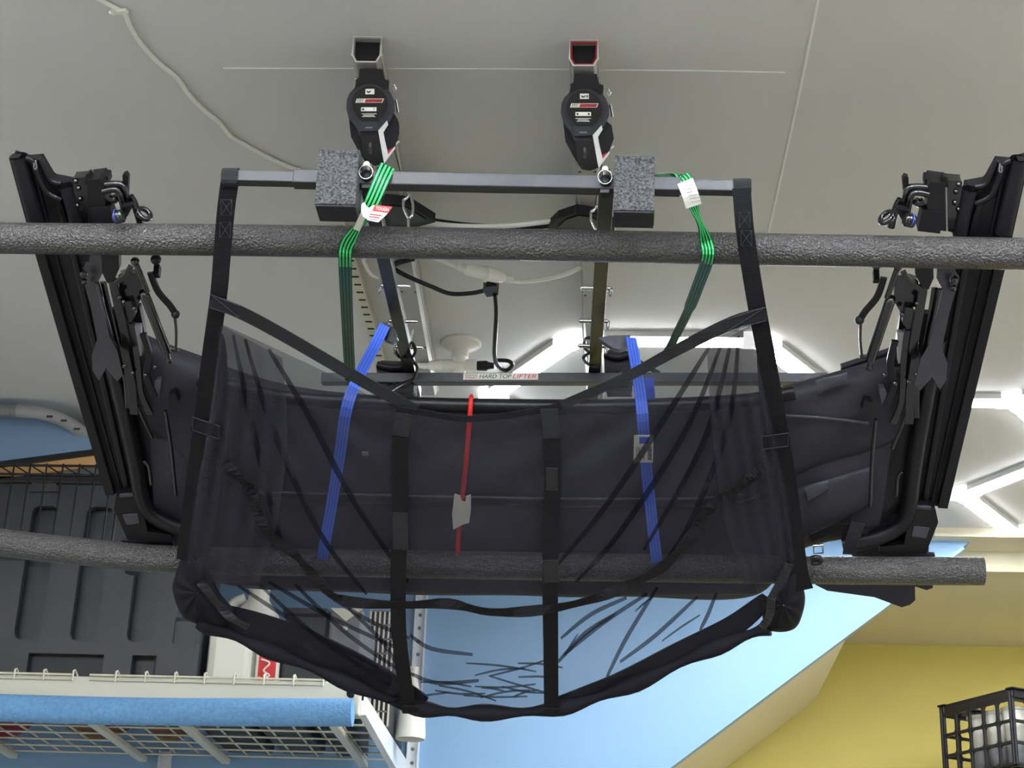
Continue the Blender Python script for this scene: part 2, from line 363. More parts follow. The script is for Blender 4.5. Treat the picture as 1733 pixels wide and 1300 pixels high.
# black foam pads strapped to the rear bar
for (x0, y0, x1_, y1_, arm, lab) in ((637, 610, 700, 664, 0, 'black foam pad on the rear bar below the left arm end'), (1022, 592, 1070, 662, 1, 'black foam pad on the rear bar beside the right arm')):
    t = tag(empty('foam_pad', onrear((x0+x1_)/2)), lab, 'foam pad', 'foam pads on the rear bar')
    Yp = 2.69
    q = [PY(x0, y0+12, Yp), PY(x0+8, y0, Yp), PY(x1_-4, y0+2, Yp), PY(x1_, y0+16, Yp), PY(x1_, y1_, Yp), PY(x0+6, y1_, Yp), PY(x0+2, y1_-14, Yp)]
    MB().prism(q, V((0, .05, .01))).build('pad_body', M['blockend'], t, .004)
    MB().tube(spline([PY(x0+2, y0+8, Yp-.004), PY((x0+x1_)/2, y0+13, Yp-.008), PY(x1_-2, y0+5, Yp-.004)], 4), .006, 8).build('rolled_flap', M['plastic'], t)
    MB().tube(spline([PY(x0+18, y0+42, Yp-.002), PY(x0+24, y0+37, Yp-.006), PY(x1_-14, y0+44, Yp-.005), PY(x1_+2, y0+30, Yp-.01)], 5), .0011, 6).build('wire_hook', M['wire'], t)

# coiled black bungee hooks next to the arms
for pts, lab in (([(668, 592), (676, 604), (694, 606), (703, 596), (700, 583), (692, 580), (690, 590), (698, 610), (706, 622), (700, 640), (680, 650), (660, 662)], 'black coated wire hook coiled around the left arm end'),
                 ([(1012, 620), (1000, 618), (990, 612), (988, 604), (996, 598), (990, 590), (989, 578), (994, 572), (1004, 574), (1010, 580)], 'black coated wire hook coiled around the right arm end')):
    n_ = len(pts)
    pp = [PY(x, y, 2.60+.028*math.sin(i*1.5)) for i, (x, y) in enumerate(pts)]
    tag(MB().tube(spline(pp, 5), .0028, 8).build('coiled_hook', M['satin']), lab, 'hook', 'coiled hooks')

# ---- ceiling rails and motor hoists
rails = []
for i, (p0, lab) in enumerate((((621, 84), 'aluminium ceiling channel with an open dark end above the left hoist'), ((988, 90), 'aluminium ceiling channel with a red lined open end above the right hoist'))):
    c0 = PZ(*p0, 2.977); dx = (-.03 if i == 0 else .004)
    c1 = c0 + V((dx*1.3, 1.3, 0)); t = tag(empty('ceiling_rail', c0), lab, 'rail', 'ceiling rails'); rails.append((c0, c1, t))
    d = (c1-c0).normalized(); x = d.cross(V((0, 0, 1))); z = V((0, 0, 1))
    hw, hh, th = .021, .022, .0022
    def prof(hw, hh): return [(-hw, hh), (hw, hh), (hw, -hh*.45), (hw*.72, -hh), (-hw*.72, -hh), (-hw, -hh*.45)]
    po = [c0 + x*a_ + z*b_ for a_, b_ in prof(hw, hh)]; pi_ = [c0 + x*a_ + z*b_ for a_, b_ in prof(hw-th, hh-th)]
    mb = MB(); n_ = 6; vec = c1-c0
    mb.add(po+[p+vec for p in po], [(k, (k+1) % n_, (k+1) % n_+n_, k+n_) for k in range(n_)])
    mb.add(pi_+[p+vec for p in pi_], [(k, k+n_, (k+1) % n_+n_, (k+1) % n_) for k in range(n_)])
    mb.add(po+pi_, [(k, k+n_, (k+1) % n_+n_, (k+1) % n_) for k in range(n_)]).build('channel', M['rail'], t)
    mb = MB(); loop = [p-d*.001 for p in po]; mb.tube(loop, .0011, 6, closed=True)
    for sx_ in (-1, 1): mb.bar(c0+x*sx_*(hw+.001)-z*hh*.4, c1+x*sx_*(hw+.001)-z*hh*.4, .0016, .004)
    mb.build('rail_edge', M['railedge'], t)
    MB().prism([c0 + d*.010 + x*a_ + z*b_ for a_, b_ in prof(hw-th*1.1, hh-th*1.1)], d*.002).build('rail_end_shade', M['dark'], t)  # dark plate just inside the open end, standing in for its shade
    if i == 1:
        lin_ = [c0 + d*.0015 + x*a_*.88 + z*b_*.88 for a_, b_ in prof(hw, hh)]
        MB().tube(lin_, .0021, 6, closed=True).build('red_liner', M['redin'], t)
    for k in (.05, .24, .42, .6, .8):
        for sx_ in (-1, 1): MB().lathe([(.0022, 0), (.0022, .001), (0, .001)], c0+vec*k+x*sx_*hw*.6-z*(hh-.0002), (0, 0, -1), 8).build('rail_hole', M['dark'], t)

def motor(i, ox, oy, lab):
    Mp = PZ(625+ox, 175+oy, 2.905); nz = (CAM-Mp).normalized()
    def D(x, y, off=0.): return PP(x+ox, y+oy, Mp+nz*off, nz)
    t = tag(empty('hoist_motor', Mp), lab, 'hoist', 'motor hoists')
    def pr(name, pts, off, th, mt, bev=0., par=None): return MB().prism([D(x, y, off) for x, y in pts], -nz*th).build(name, mt, par if par is not None else t, bev)
    pr('hanger_bracket', [(609, 117), (647, 117), (651, 134), (658, 136), (658, 152), (600, 152), (603, 134), (607, 132)], .0, .05, M['satin'], .002)
    MB().tube([D(601, 134, -.01), D(659, 140, -.01)], .0022, 8).build('hanger_pin', M['chrome'], t)
    sk = 8 if i == 0 else -2
    ax = -nz + RT*(.02*sk)
    mb = MB(); R_ = .031
    mb.lathe([(0, .0), (R_*.9, .0), (R_, .006), (R_, .02), (R_*.97, .022), (R_, .024), (R_, .05), (0, .05)], D(633+sk, 216, -.022), -nz, 32); mb.build('cable_drum', M['plastic'], t)
    pr('housing', [(602, 147), (654, 147), (662, 158), (668, 172), (668, 188), (661, 204), (650, 214), (640, 222), (636, 230), (609, 230), (603, 216), (590, 200), (586, 184), (587, 168), (592, 157)], .0, .04, M['casing'], .004)
    pr('lower_housing', [(590, 198), (594, 232), (608, 258), (618, 274), (648, 277), (667, 252), (676, 226), (672, 204), (660, 194)], -.008, .045, M['plastic'], .004)
    cir = [(626+30*math.cos(math.radians(q_)), 175-30*math.sin(math.radians(q_))) for q_ in range(-25, 206, 14)]
    face = cir + [(606, 199), (613, 205), (639, 205), (646, 199)]
    fb = pr('face_bezel', [(626+(x-626)*1.1, 176+(y-176)*1.09) for x, y in face], .003, .006, M['casing'], .001)
    fc = pr('face_label', face, .0045, .003, M['gloss'])
    pr('chin', [(606, 207), (641, 205), (637, 221), (609, 222)], .0035, .012, M['casing'], .001)
    MB().box(D(624, 216, .0036), (.011, .0018, .0006), (RT, UP, nz)).build('small_print', M['grey'], t)
    pr('handle', [(609, 221), (639, 220), (650, 276), (636, 281), (622, 279), (615, 270)], .0, .045, M['gloss'], .003)
    MB().box(D(627, 250, .0008), (.0045, .019, .001), (RT, UP, nz)).build('handle_badge', M['satin'], t)
    text('MY', D(626, 246, .0014), -UP*1., RT, .0032, M['grey'], t)
    pr('side_panel', [(640, 221), (655, 204), (657, 211), (649, 224), (652, 240), (657, 260), (668, 248), (669, 251), (650, 277)], .001, .02, M['alu'])
    pr('red_accent', [(656, 254), (664, 250), (657, 261)], .002, .002, M['redin'])
    pr('stripe', [(657, 250), (676, 238), (676, 241), (658, 254)], -.01, .003, M['alu'])
    u, v_ = RT, UP; k = (Mp-CAM).length/FPX
    MB().box(D(626, 155, .0052), (15*k, 9*k, .0008), (u, v_, nz)).build('logo_plaque', M['paper'], fc, .0003)
    pr('logo_mark', [(620, 153), (624, 155), (628, 153), (627, 156), (623, 158), (621, 156)], .0060, .0003, M['ink'], par=fc)
    MB().box(D(630.5, 155, .0057), (4*k, 4*k, .0003), (u, v_, nz)).build('logo_mark', M['grey'], fc)
    pl = pr('name_plaque', [(601.5, 174), (604, 167), (650, 167), (647, 174)], .0054, .0008, M['paper'], par=fc)
    pr('name_plaque_red', [(617, 173.2), (619, 167.8), (648.5, 167.8), (646, 173.2)], .0058, .0003, M['redink'], par=fc)
    text('MY', D(610.5, 170.5, .0058), u, v_, 5.2*k, M['ink'], fc, width=12*k, shear=.3)
    text('LIFTER', D(633, 170.5, .0062), u, v_, 4.4*k, M['ink'], fc, width=26*k, shear=.3)
    bt = MB().box(D(624, 185, .0054), (26*k, 6.6*k, .001), (u, v_, nz)).build('button_strip', M['white'], fc, .0014)
    for bx in (614.5, 633.5): MB().lathe([(.0016, 0), (.0016, .0004), (0, .0004)], D(bx, 185, .0061), nz, 10).build('button', M['ink'], fc)
    for yy, wd in ((192.5, 26), (195, 18), (197.3, 22)): MB().box(D(624, yy, .0052), (wd*k, 1.*k, .0003), (u, v_, nz)).build('small_print', M['paper'], fc)
    MB().tube([D(667, 142, -.01), D(671, 150, -.008), D(667, 156, -.01), D(664, 148, -.01), D(667, 142, -.01)], .0009, 6).build('split_ring', M['chrome'], t)
    MB().tube([D(670, 168, -.02), D(674, 190, -.02)], .0022, 8).build('side_screw', M['chrome'], t)
    return t, D
mot = [motor(0, 0, 0, 'black motor hoist with round label face on the left ceiling channel'), motor(1, 363, 8, 'black motor hoist with round label face on the right, red lined channel')]
# lifting cables with shackles
for (x, y, xm, lab) in ((691, 352, 668, 'steel snap hook and lifting cable near the left arm'), (1008, 372, 1022, 'steel snap hook and lifting cable near the right arm')):
    t = tag(empty('snap_hook', PY(x, y, 2.3)), lab, 'hook', 'snap hooks on the lifting cables')
    Yk = 2.36
    MB().tube([PY(xm, 255, 2.25), PY(x-2, y-18, Yk)], .0009, 6).build('cable', M['wire'], t)
    MB().tube(spline([PY(x-8, y-14, Yk), PY(x-8, y, Yk), PY(x-2, y+14, Yk), PY(x, y+17, Yk), PY(x+6, y+12, Yk), PY(x+8, y-4, Yk), PY(x+2, y-26, Yk), PY(x-2, y-18, Yk), PY(x-8, y-14, Yk)], 4), .0023, 8).build('hook_body', M['chrome'], t)
    MB().tube([PY(x, y+17, Yk), PY(x+1, y+44, Yk)], .0024, 8).build('eye_bolt', M['chrome'], t)

# ---- foam covered tubes
ut = tag(MB().tube(spline([PZ(-140, 399, 2.640), PZ(0, 403, 2.640), PZ(430, 407, 2.640), PZ(866, 414, 2.640), PZ(1300, 422, 2.640), PZ(1733, 430, 2.640), PZ(1900, 434, 2.640)], 8), .0222, 28).build('foam_tube', M['foam']), 'black pebbled foam tube crossing the whole picture under the hoist bar', 'foam tube')
def TL(x, y): return PP(x, y, V((0, 2.61, 2.33)), V((0, 1, 0)))
lt = tag(MB().tube(spline([TL(-150, 896), TL(0, 918), TL(140, 934), TL(290, 947), TL(600, 953), TL(1000, 960), TL(1380, 965), TL(1664, 967)], 8), .0222, 28).build('foam_tube', M['foam']), 'lower black foam tube running behind the mesh sling, its cut end at the right', 'foam tube')
MB().lathe([(.0135, 0), (.0135, .0012), (0, .0012)], TL(1663, 967)+V((0.001, 0, 0)), (1, 0, 0), 20).build('tube_core', M['white'], lt)

# ---- folded soft top: side frames (left one traced, right one its mirror image) and the folded cloth between them
ST = tag(empty('folded_soft_top', (-.16, 2.37, 2.5)), 'folded black vehicle soft top with glossy side linkages lying on the foam tubes', 'soft top')
XM = -.158
def both(name, mb, mt, bevel=0., label=None):
    mb.build(name, mt, ST, bevel, label); mb.mirror(XM).build(name, mt, ST, bevel, label)
def plate(pts, off, th, s=1., o=(0, 0)): return MB().prism([S(o[0]+x/s, o[1]+y/s, off) for x, y in pts], -NN*th)
def spath(pts, off, n=5, s=1., o=(0, 0)): return spline([S(o[0]+p[0]/s, o[1]+p[1]/s, off if len(p) < 3 else p[2]) for p in pts], n)
K = 1/1180.
# outer rail: long extrusion with lip, ridge and hollow seal
both('side_rail', plate([(18, 266), (44, 274), (66, 272), (86, 306), (118, 312), (136, 380), (148, 430), (236, 832), (190, 836), (176, 826)], -.034, .022), M['plastic'], .003)
both('rail_lip', MB().ribbon(spath([(26, 264), (60, 390), (74, 440), (188, 834)], -.030, 6), 17*K, .014, NN), M['satin'], .003)
both('rail_ridge', MB().ribbon(spath([(96, 330), (128, 440), (216, 828)], -.031, 6), 10*K, .010, NN), M['satin'], .002)
both('rail_ridge', MB().ribbon(spath([(62, 300), (96, 432), (205, 830)], -.033, 6), 5*K, .008, NN), M['plastic'], .002)
both('seal_tube', MB().tube(spath([(31, 264), (52, 340), (64, 385)], -.030, 5), .0125, 16, caps=False).tube(spath([(31, 264), (52, 340)], -.030, 5), .0100, 16, caps=False), M['plastic'])
both('seal_tube', MB().tube(spath([(112, 314), (124, 352), (132, 388)], -.026, 5), .0105, 16, caps=False).tube(spath([(112, 314), (124, 352)], -.026, 5), .0084, 16, caps=False), M['plastic'])
both('seal_channel', MB().tube(spath([(44, 268), (56, 274), (66, 300), (80, 326), (104, 338)], -.024, 6), .0042, 8).tube(spath([(66, 268), (74, 284), (86, 306), (104, 311)], -.030, 6), .004, 8), M['satin'])
both('seal_clip', MB().tube(spath([(60, 272), (62, 284), (58, 286), (58, 276)], -.018, 3), .0012, 6), M['grey'])
# latch cluster above the tube
both('latch_plate', plate([(122, 302), (146, 300), (150, 384), (134, 388)], -.022, .02), M['gloss'], .002)
for p in ((133, 319), (136, 337), (131, 348), (128, 307)): both('rivet', MB().lathe([(.0035, 0), (.003, .002), (0, .003)], S(*p, -.021), NN, 10), M['darksteel'])
both('latch_block', plate([(147, 306), (170, 303), (176, 318), (180, 380), (150, 384)], -.010, .034), M['satin'], .003)
both('latch_base', plate([(152, 352), (186, 350), (196, 384), (160, 388)], -.008, .02), M['plastic'], .002)
both('latch_post', plate([(145, 296), (151, 293), (155, 302), (153, 312), (144, 312)], -.02, .012), M['plastic'], .001)
both('latch_post', plate([(207, 296), (213, 294), (217, 300), (216, 345), (209, 345)], -.022, .01), M['plastic'], .001)
both('latch_cap', plate([(158, 298), (168, 296), (182, 299), (184, 310), (180, 318), (160, 316)], -.03, .02), M['plastic'], .003)
both('latch_lever', MB().tube(spath([(174, 324), (190, 321), (200, 324), (206, 340), (210, 356)], -.006, 5), .0044, 8), M['gloss'])
both('latch_lever', MB().tube(spath([(178, 313), (196, 312), (208, 316), (214, 340), (216, 352)], -.016, 5), .0055, 8), M['gloss'])
both('latch_gear', MB().tube(spath([(184, 335), (192, 338), (198, 334)], -.016, 4), .006, 8), M['gloss'])
kn = MB().lathe([(0, -.006), (.008, -.006), (.0095, -.004), (.0095, -.002), (.0088, -.001), (.0095, 0), (.0095, .002), (.0088, .003), (.0095, .004), (.0095, .007), (.007, .009), (0, .009)], S(200, 367, .026), V((1, -.25, .1)), 18)
both('latch_knob', kn, M['gloss'])
both('paint_mark', MB().lathe([(.0097, 0), (.0097, .0018)], S(197, 366, .026), V((1, -.25, .1)), 18), mat('blue_paint_mark', (50, 70, 190), .4))
both('knob_arm', plate([(204, 352), (226, 346), (216, 366), (206, 372)], .012, .012), M['satin'], .001)
both('side_link', MB().tube(spath([(220, 332), (228, 346), (238, 378)], -.012, 4), .0055, 8).torus(S(244, 362, -.01), V((.6, -.7, .3)), .0095, .004, 20, 8), M['gloss'])
# linkage below the tube; coordinates read in a 4.817x crop at (130, 430)
L_ = dict(s=4.817, o=(130, 430))
NT = V((.05, -.86, -.5)).normalized(); OT = S(130+200/4.817, 430+520/4.817, .002)
both('stamped_link', MB().prism([PP(130+x/4.817, 430+y/4.817, OT, NT) for x, y in [(90, 0), (60, 100), (30, 140), (60, 240), (110, 420), (165, 700), (122, 820), (128, 950), (180, 1035), (240, 930), (330, 1040), (375, 990), (330, 790), (270, 680), (165, 240), (210, 150), (200, 0)]], -NT*.004), M['blackchrome'], .0016)
both('link_ridge', MB().tube(spath([(165, 235), (225, 470), (280, 690), (240, 850)], -.002, 5, **L_), .0035, 8).tube(spath([(290, 700), (330, 800), (375, 985)], -.002, 5, **L_), .0026, 8), M['blackchrome'])
both('link_hole', MB().lathe([(.0042, 0), (.0042, .001), (0, .001)], S(130+175/4.817, 430+910/4.817, -.0035), NN, 14), M['dark'])
both('pivot', MB().lathe([(.0055, 0), (.0055, .006), (.004, .008), (0, .008)], S(130+60/4.817, 430+150/4.817, -.004), NN, 12).lathe([(.004, 0), (.004, .006), (0, .007)], S(130+68/4.817, 430+215/4.817, -.004), NN, 12), M['gloss'])
both('hinge_cover', plate([(200, 0), (340, 0), (345, 120), (300, 220), (250, 240), (205, 150)], .004, .014, **L_), M['satin'], .003)
both('long_link', MB().ribbon(spath([(310, 200), (300, 250), (400, 690), (390, 760), (445, 1040), (470, 1300)], -.002, 6, **L_), [.012]*31, .006, NN), M['gloss'], .0015)
both('long_link', MB().ribbon(spath([(215, 230), (265, 460), (340, 780), (400, 1000), (420, 1250)], -.012, 6, **L_), .009, .006, NN), M['gloss'], .0015)
both('curved_link', MB().ribbon(spath([(440, 100), (400, 170), (310, 240)], 0., 5, **L_), .008, .006, NN), M['gloss'], .0015)
both('pivot_plate', plate([(380, 390), (440, 385), (480, 500), (440, 560), (390, 540)], -.006, .012, **L_), M['gloss'], .003)
both('pivot_plate', plate([(340, 170), (400, 150), (520, 170), (540, 330), (470, 470), (400, 380), (350, 380)], -.014, .012, **L_), M['gloss'], .003)
both('slot_bar', plate([(460, 590), (520, 590), (530, 830), (480, 830)], -.006, .01, **L_), M['grey'], .002)
both('inner_link', MB().ribbon(spath([(440, 560), (490, 830), (520, 1120), (600, 1300)], -.008, 6, **L_), .010, .007, NN), M['gloss'], .0015)
both('inner_link', MB().ribbon(spath([(540, 650), (590, 830), (570, 990), (640, 1160)], -.004, 6, **L_), .010, .007, NN), M['satin'], .0015)
both('gas_strut_rod', MB().tube(spath([(475, 60), (575, 310)], .002, 2, **L_), .0042, 12).ball(S(130+475/4.817, 430+60/4.817, .002), .0066), M['gloss'])
both('gas_strut_body', MB().tube(spath([(548, 320), (556, 340), (735, 800)], .002, 2, **L_), [.0062, .0062, .0075, .0075, .0075], 14).tube(spath([(735, 800), (750, 870)], .002, 2, **L_), .0036, 8).ball(S(130+748/4.817, 430+868/4.817, .002), .005), M['gloss'])
both('outer_link', MB().ribbon(spath([(600, 150), (640, 260), (680, 330), (760, 420), (800, 480)], -.01, 4, **L_), .0095, .005, NN), M['satin'], .001)
both('outer_link_stud', MB().ball(S(130+645/4.817, 430+45/4.817, -.004), .0078).box(S(130+655/4.817, 430+140/4.817, -.004), (.008, .012, .016)).ball(S(130+805/4.817, 430+492/4.817, -.006), .0066), M['satin'])
both('thin_rod', MB().ribbon(spath([(800, 510), (812, 640), (808, 790)], -.008, 3, **L_), .004, .003, NN).tube(spath([(740, 770), (830, 785)], -.01, 2, **L_), .003, 6), M['gloss'])
for p in ((390, 912), (560, 985), (640, 920), (455, 970), (470, 440), (350, 350)): both('bolt', MB().lathe([(.0036, 0), (.0036, .002), (.002, .004), (0, .004)], S(130+p[0]/4.817, 430+p[1]/4.817, 0.0), NN, 8), M['darksteel'])
both('hinge_block', plate([(640, 1030), (690, 1020), (670, 1180), (620, 1110)], -.004, .01, **L_), M['vinyl2'], .002)
both('hinge_block', plate([(740, 1150), (800, 1130), (830, 1200), (810, 1270), (750, 1260)], 0., .014, **L_), M['satin'], .004)
# rods and frame tube further down
both('lower_rod', MB().tube(spath([(222, 660), (238, 700), (258, 742)], -.006, 4), .0028, 8), M['gloss'])
both('lower_rod', MB().tube(spath([(280, 695), (290, 760), (298, 838)], .002, 4), .003, 8), M['gloss'])
both('lower_rod', MB().tube(spath([(243, 780), (252, 790), (256, 820)], -.004, 4), .003, 8), M['gloss'])
both('frame_tube', MB().tube(spath([(176, 560), (206, 680), (228, 780), (240, 842), (258, 872), (300, 893), (350, 905)], -.020, 6), .0125, 14), M['satin'])
both('frame_web', plate([(190, 520), (236, 520), (300, 850), (240, 850)], -.036, .012), M['satin'], .002)
both('corner_bracket', plate([(196, 840), (232, 832), (250, 900), (290, 905), (290, 918), (216, 914), (193, 862)], -.012, .035), M['satin'], .004)
both('bracket_label', plate([(207, 872), (232, 870), (236, 886), (214, 889)], -.010, .004), M['vinyl2'], .001)
both('bracket_slot', plate([(202, 838), (224, 836), (226, 840), (203, 842)], -.010, .004), M['vinyl2'])
both('hanging_flap', MB().prism([S(x, y, -.035) for x, y in ((205, 915), (290, 915), (288, 946), (276, 960), (242, 968), (222, 974), (212, 970))], -NN*.006), M['vinyl'], .002)
MB().prism([S(x, y, -.03) for x, y in ((1376, 965), (1548, 965), (1549, 1016), (1540, 1024), (1526, 1028), (1480, 1011), (1400, 1000), (1380, 990))], -NN*.008).build('hanging_flap', M['vinyl'], ST, .002)
MB().prism([S(x, y, -.03) for x, y in ((204, 925), (290, 925), (287, 948), (276, 960), (240, 968), (224, 974), (212, 971))], -NN*.008).build('hanging_flap', M['vinyl'], ST, .002)
both('cloth_backing', plate([(345, 612), (240, 575), (196, 640), (215, 840), (225, 935), (300, 960), (345, 965)], -.085, .012), M['vinyl'], .003)
# cloth folds: flattened rolls between the frames
def fold(name, top, bot, off, th, mt, n=10, seg=20, wob=.004):
    tops = spline([S(x, y, off) for x, y in top], n); bots = spline([S(x, y, off) for x, y in bot], n)
    rows = []
    for i, (a_, b_) in enumerate(zip(tops, bots)):
        c_ = (a_+b_)/2; h = (a_-b_)/2; r = []
        for k in range(seg+1):
            q = 2*math.pi*k/seg
            wv = wob*math.sin(i*.55+3*math.sin(q*2))*max(0, -math.sin(q))
            cs, sn_ = math.cos(q), math.sin(q)
            r.append(c_ + h*(math.copysign(abs(cs)**.55, cs)) - NN*(th*math.copysign(abs(sn_)**.8, sn_)) + NN*wv)
        rows.append(r)
    mb = MB().grid(rows); mb.add(rows[0][:-1], [tuple(range(seg))]); mb.add(rows[-1][:-1], [tuple(range(seg-1, -1, -1))])
    return mb.build(name, mt, ST)
fold('cloth_fold', [(240, 570), (345, 612), (480, 655), (640, 674), (870, 680), (1060, 680), (1250, 672), (1345, 654), (1520, 604)],
     [(262, 720), (345, 790), (480, 842), (640, 848), (870, 852), (1060, 852), (1250, 846), (1345, 800), (1516, 740)], -.052, .030, M['vinyl'])
fold('cloth_fold', [(258, 700), (345, 730), (480, 832), (640, 838), (870, 840), (1060, 842), (1250, 838), (1345, 760), (1510, 722)],
     [(270, 890), (345, 960), (400, 988), (640, 1000), (870, 1004), (1060, 1006), (1275, 1004), (1345, 930), (1480, 900)], -.055, .026, M['vinyl'])
fold('cloth_fold', [(1335, 838), (1362, 822), (1410, 806), (1476, 788)], [(1350, 920), (1370, 905), (1420, 880), (1478, 850)], -.030, .012, M['vinyl'], wob=.002)
fold('cloth_patch', [(1362, 826), (1380, 818), (1402, 812)], [(1368, 848), (1384, 840), (1402, 826)], -.018, .004, M['vinyl2'], 5, 12, .001)
fold('cloth_patch', [(1380, 644), (1410, 636), (1434, 630)], [(1384, 668), (1410, 656), (1434, 650)], -.0215, .003, M['vinyl2'], 5, 12, .001)
fold('cloth_fold', [(385, 940), (640, 950), (1000, 958), (1275, 962)], [(392, 990), (640, 1001), (1000, 1007), (1282, 1005)], -.030, .008, M['vinyl'], 6, 14, .0)
# roof bow and piping lines across the cloth
MB().tube(spath([(335, 640), (480, 672), (640, 682), (870, 688), (1060, 688), (1250, 680), (1345, 664)], -.016, 6), .011, 12).build('roof_bow', M['satin'], ST)
MB().tube(spath([(425, 832), (640, 838), (870, 843), (1060, 845), (1160, 844), (1260, 838)], -.022, 6), .0022, 8).build('piping', M['vinyl2'], ST)
MB().tube(spath([(1315, 703), (1380, 706), (1470, 716)], -.018, 5), .0022, 8).build('piping', M['vinyl2'], ST)
MB().box(S(613, 953, -.008), (.03, .004, .010), (V((1, 0, 0)), NN, TT)).build('care_label', M['grey'], ST)
MB().box(S(618, 768, -.008), (.010, .003, .006), (V((1, 0, 0)), NN, TT)).build('care_label', M['grey'], ST)
# tie strap with buckle at the right lower corner
MB().ribbon(spath([(1372, 912, .0), (1400, 900, .0), (1430, 892, .0), (1470, 900, -.004)], 0, 5), 14*K, .002, NN).build('tie_strap', M['web'], ST)
MB().ribbon(spath([(1438, 938, .0), (1444, 910, .004), (1452, 885, .002)], 0, 5), 26*K, .002, NN).build('tie_strap', M['web2'], ST)
MB().tube([S(x, y, .008) for x, y in ((1377, 922), (1392, 921), (1393, 936), (1378, 937))], .0014, 6, closed=True).tube([S(1376, 924, .010), S(1392, 923, .010)], .002, 6).build('buckle', M['chrome'], ST)
MB().tube(spath([(1372, 946), (1382, 944), (1390, 948), (1384, 953), (1373, 952)], .028, 4), .0045, 8).build('strap_end', M['satin'], ST)

# ---- sheer mesh sling with its webbing
SG = tag(empty('mesh_sling', (-.16, 2.4, 2.3)), 'sheer black mesh sling with webbing straps hanging below the soft top', 'mesh sling')
ctl = [[(374, 548), (440, 578), (560, 634), (680, 694), (800, 708), (930, 690), (1060, 640), (1180, 586), (1272, 546)],
       [(350, 735), (440, 745), (560, 765), (680, 790), (800, 800), (930, 790), (1060, 775), (1180, 755), (1312, 735)],
       [(310, 925), (420, 930), (550, 945), (680, 960), (800, 965), (930, 960), (1060, 950), (1190, 940), (1348, 935)],
       [(335, 1050), (430, 1090), (560, 1143), (690, 1192), (800, 1206), (935, 1198), (1060, 1162), (1200, 1100), (1340, 1055)]]
cols_ = [spline([V((x, y, 0)) for x, y in r], 14) for r in ctl]
colsT = [spline([r[j] for r in cols_], 11) for j in range(len(cols_[0]))]
NR = len(colsT[0])
def netoff(x, y, v_):
    o = .012*math.sin(math.pi*min(1, v_))
    for cx, cy in ((372, 540), (1276, 540)):
        r = math.hypot(x-cx, y-cy); an = math.atan2(y-cy, abs(x-cx))
        o += .0045*math.sin(an*34 + .004*r)*math.exp(-((r-160)/260)**2)
    for cx, cy in ((690, 1190), (935, 1195)):
        r = math.hypot(x-cx, y-cy); an = math.atan2(cy-y, x-cx)
        o += .003*math.sin(an*18)*math.exp(-(r/170)**2)
    return o + .0012*math.sin(x*.05+y*.09)
rows = [[Q(c_[i].x, c_[i].y, netoff(c_[i].x, c_[i].y, i/(NR-1))) for c_ in colsT] for i in range(NR)]
MB().grid(rows).build('mesh_panel', M['sheer'], SG, label='sheer see-through black mesh')
def qpath(pts, off=.016, n=5): return spline([Q(p[0], p[1], off if len(p) < 3 else p[2]) for p in pts], n)
kq = 1/1160.
def strap(name, pts, wd, mt=None, off=.016, n=5, th=.0016, par=None, wob=0.):
    p = qpath(pts, off, n)
    nr = [(QN + V((math.sin(i*.9)*wob, 0, math.cos(i*.7)*wob))).normalized() for i in range(len(p))] if wob else QN
    w_ = [lerp(wd[0], wd[1], i/(len(p)-1))*kq for i in range(len(p))] if isinstance(wd, tuple) else wd*kq
    return MB().ribbon(p, w_, th, nr).build(name, mt or M['web'], par if par is not None else SG)
# side straps looped over the hoist bar
ls = strap('side_strap', [(390, 300, 0.0), (383, 350, .006), (376, 430, .012), (370, 500, .014), (356, 600, .012), (338, 740, .010), (318, 890, .012), (311, 948, .016)], (28, 27), off=.01)
rs = strap('side_strap', [(1255, 318, 0.0), (1262, 400, .010), (1281, 520, .014), (1300, 620, .012), (1320, 735, .010), (1338, 850, .010), (1352, 960, .014), (1362, 998, .016)], (28, 30), off=.01)
for px, par in ((391, ls), (1255, rs)):
    c_ = onbar(px); an = [math.radians(-100+q_*20) for q_ in range(15)]
    pts = [c_ + V((0, -math.cos(q_)*.0125, math.sin(q_)*.0125)) for q_ in an]
    MB().ribbon(pts, .0215, .0016, [(p-c_).normalized() for p in pts]).build('strap_loop', M['web2'], par)
for par, boxes in ((ls, ((383, 351), (381, 389))), (rs, ((1260, 372), (1263, 403)))):
    for x, y in boxes:
        q = [Q(x+a_*9, y+b_*13, .0145) for a_, b_ in ((-1, -1), (1, -1), (1, 1), (-1, 1))]
        mb = MB().tube(q, .0005, 5, closed=True)
        mb.tube([q[0], q[2]], .0005, 5); mb.tube([q[1], q[3]], .0005, 5); mb.build('box_stitching', M['stitch'], par)
strap('top_binding', [(356, 510, .018), (405, 528, .018), (470, 562), (560, 614), (640, 660), (704, 694)], (25, 22), M['web2'])
strap('top_binding', [(1296, 532, .018), (1240, 546, .018), (1150, 590), (1060, 638), (950, 686)], (26, 16), M['web2'])
strap('top_binding', [(704, 696), (760, 706), (800, 709), (870, 702), (950, 686)], (12, 12), M['hem'])
for pts in ([(356, 510), (405, 528)], [(1296, 532), (1232, 550)]):
    (xa, ya), (xb_, yb_) = pts
    MB().tube([Q(xa, ya-12, .020), Q(xb_, yb_-10, .020), Q(xb_, yb_+10, .020), Q(xa, ya+11, .020)], .0006, 5, closed=True).tube([Q(xa, ya-12, .020), Q(xb_, yb_+10, .020)], .0006, 5).build('box_stitching', M['stitch'], SG)
strap('vertical_strap', [(686, 690, .022), (679, 740, .022), (677, 800, .022), (677, 880, .022), (674, 980, .022), (676, 1080, .022), (692, 1204, .016)], (30, 27), M['web'], n=6)
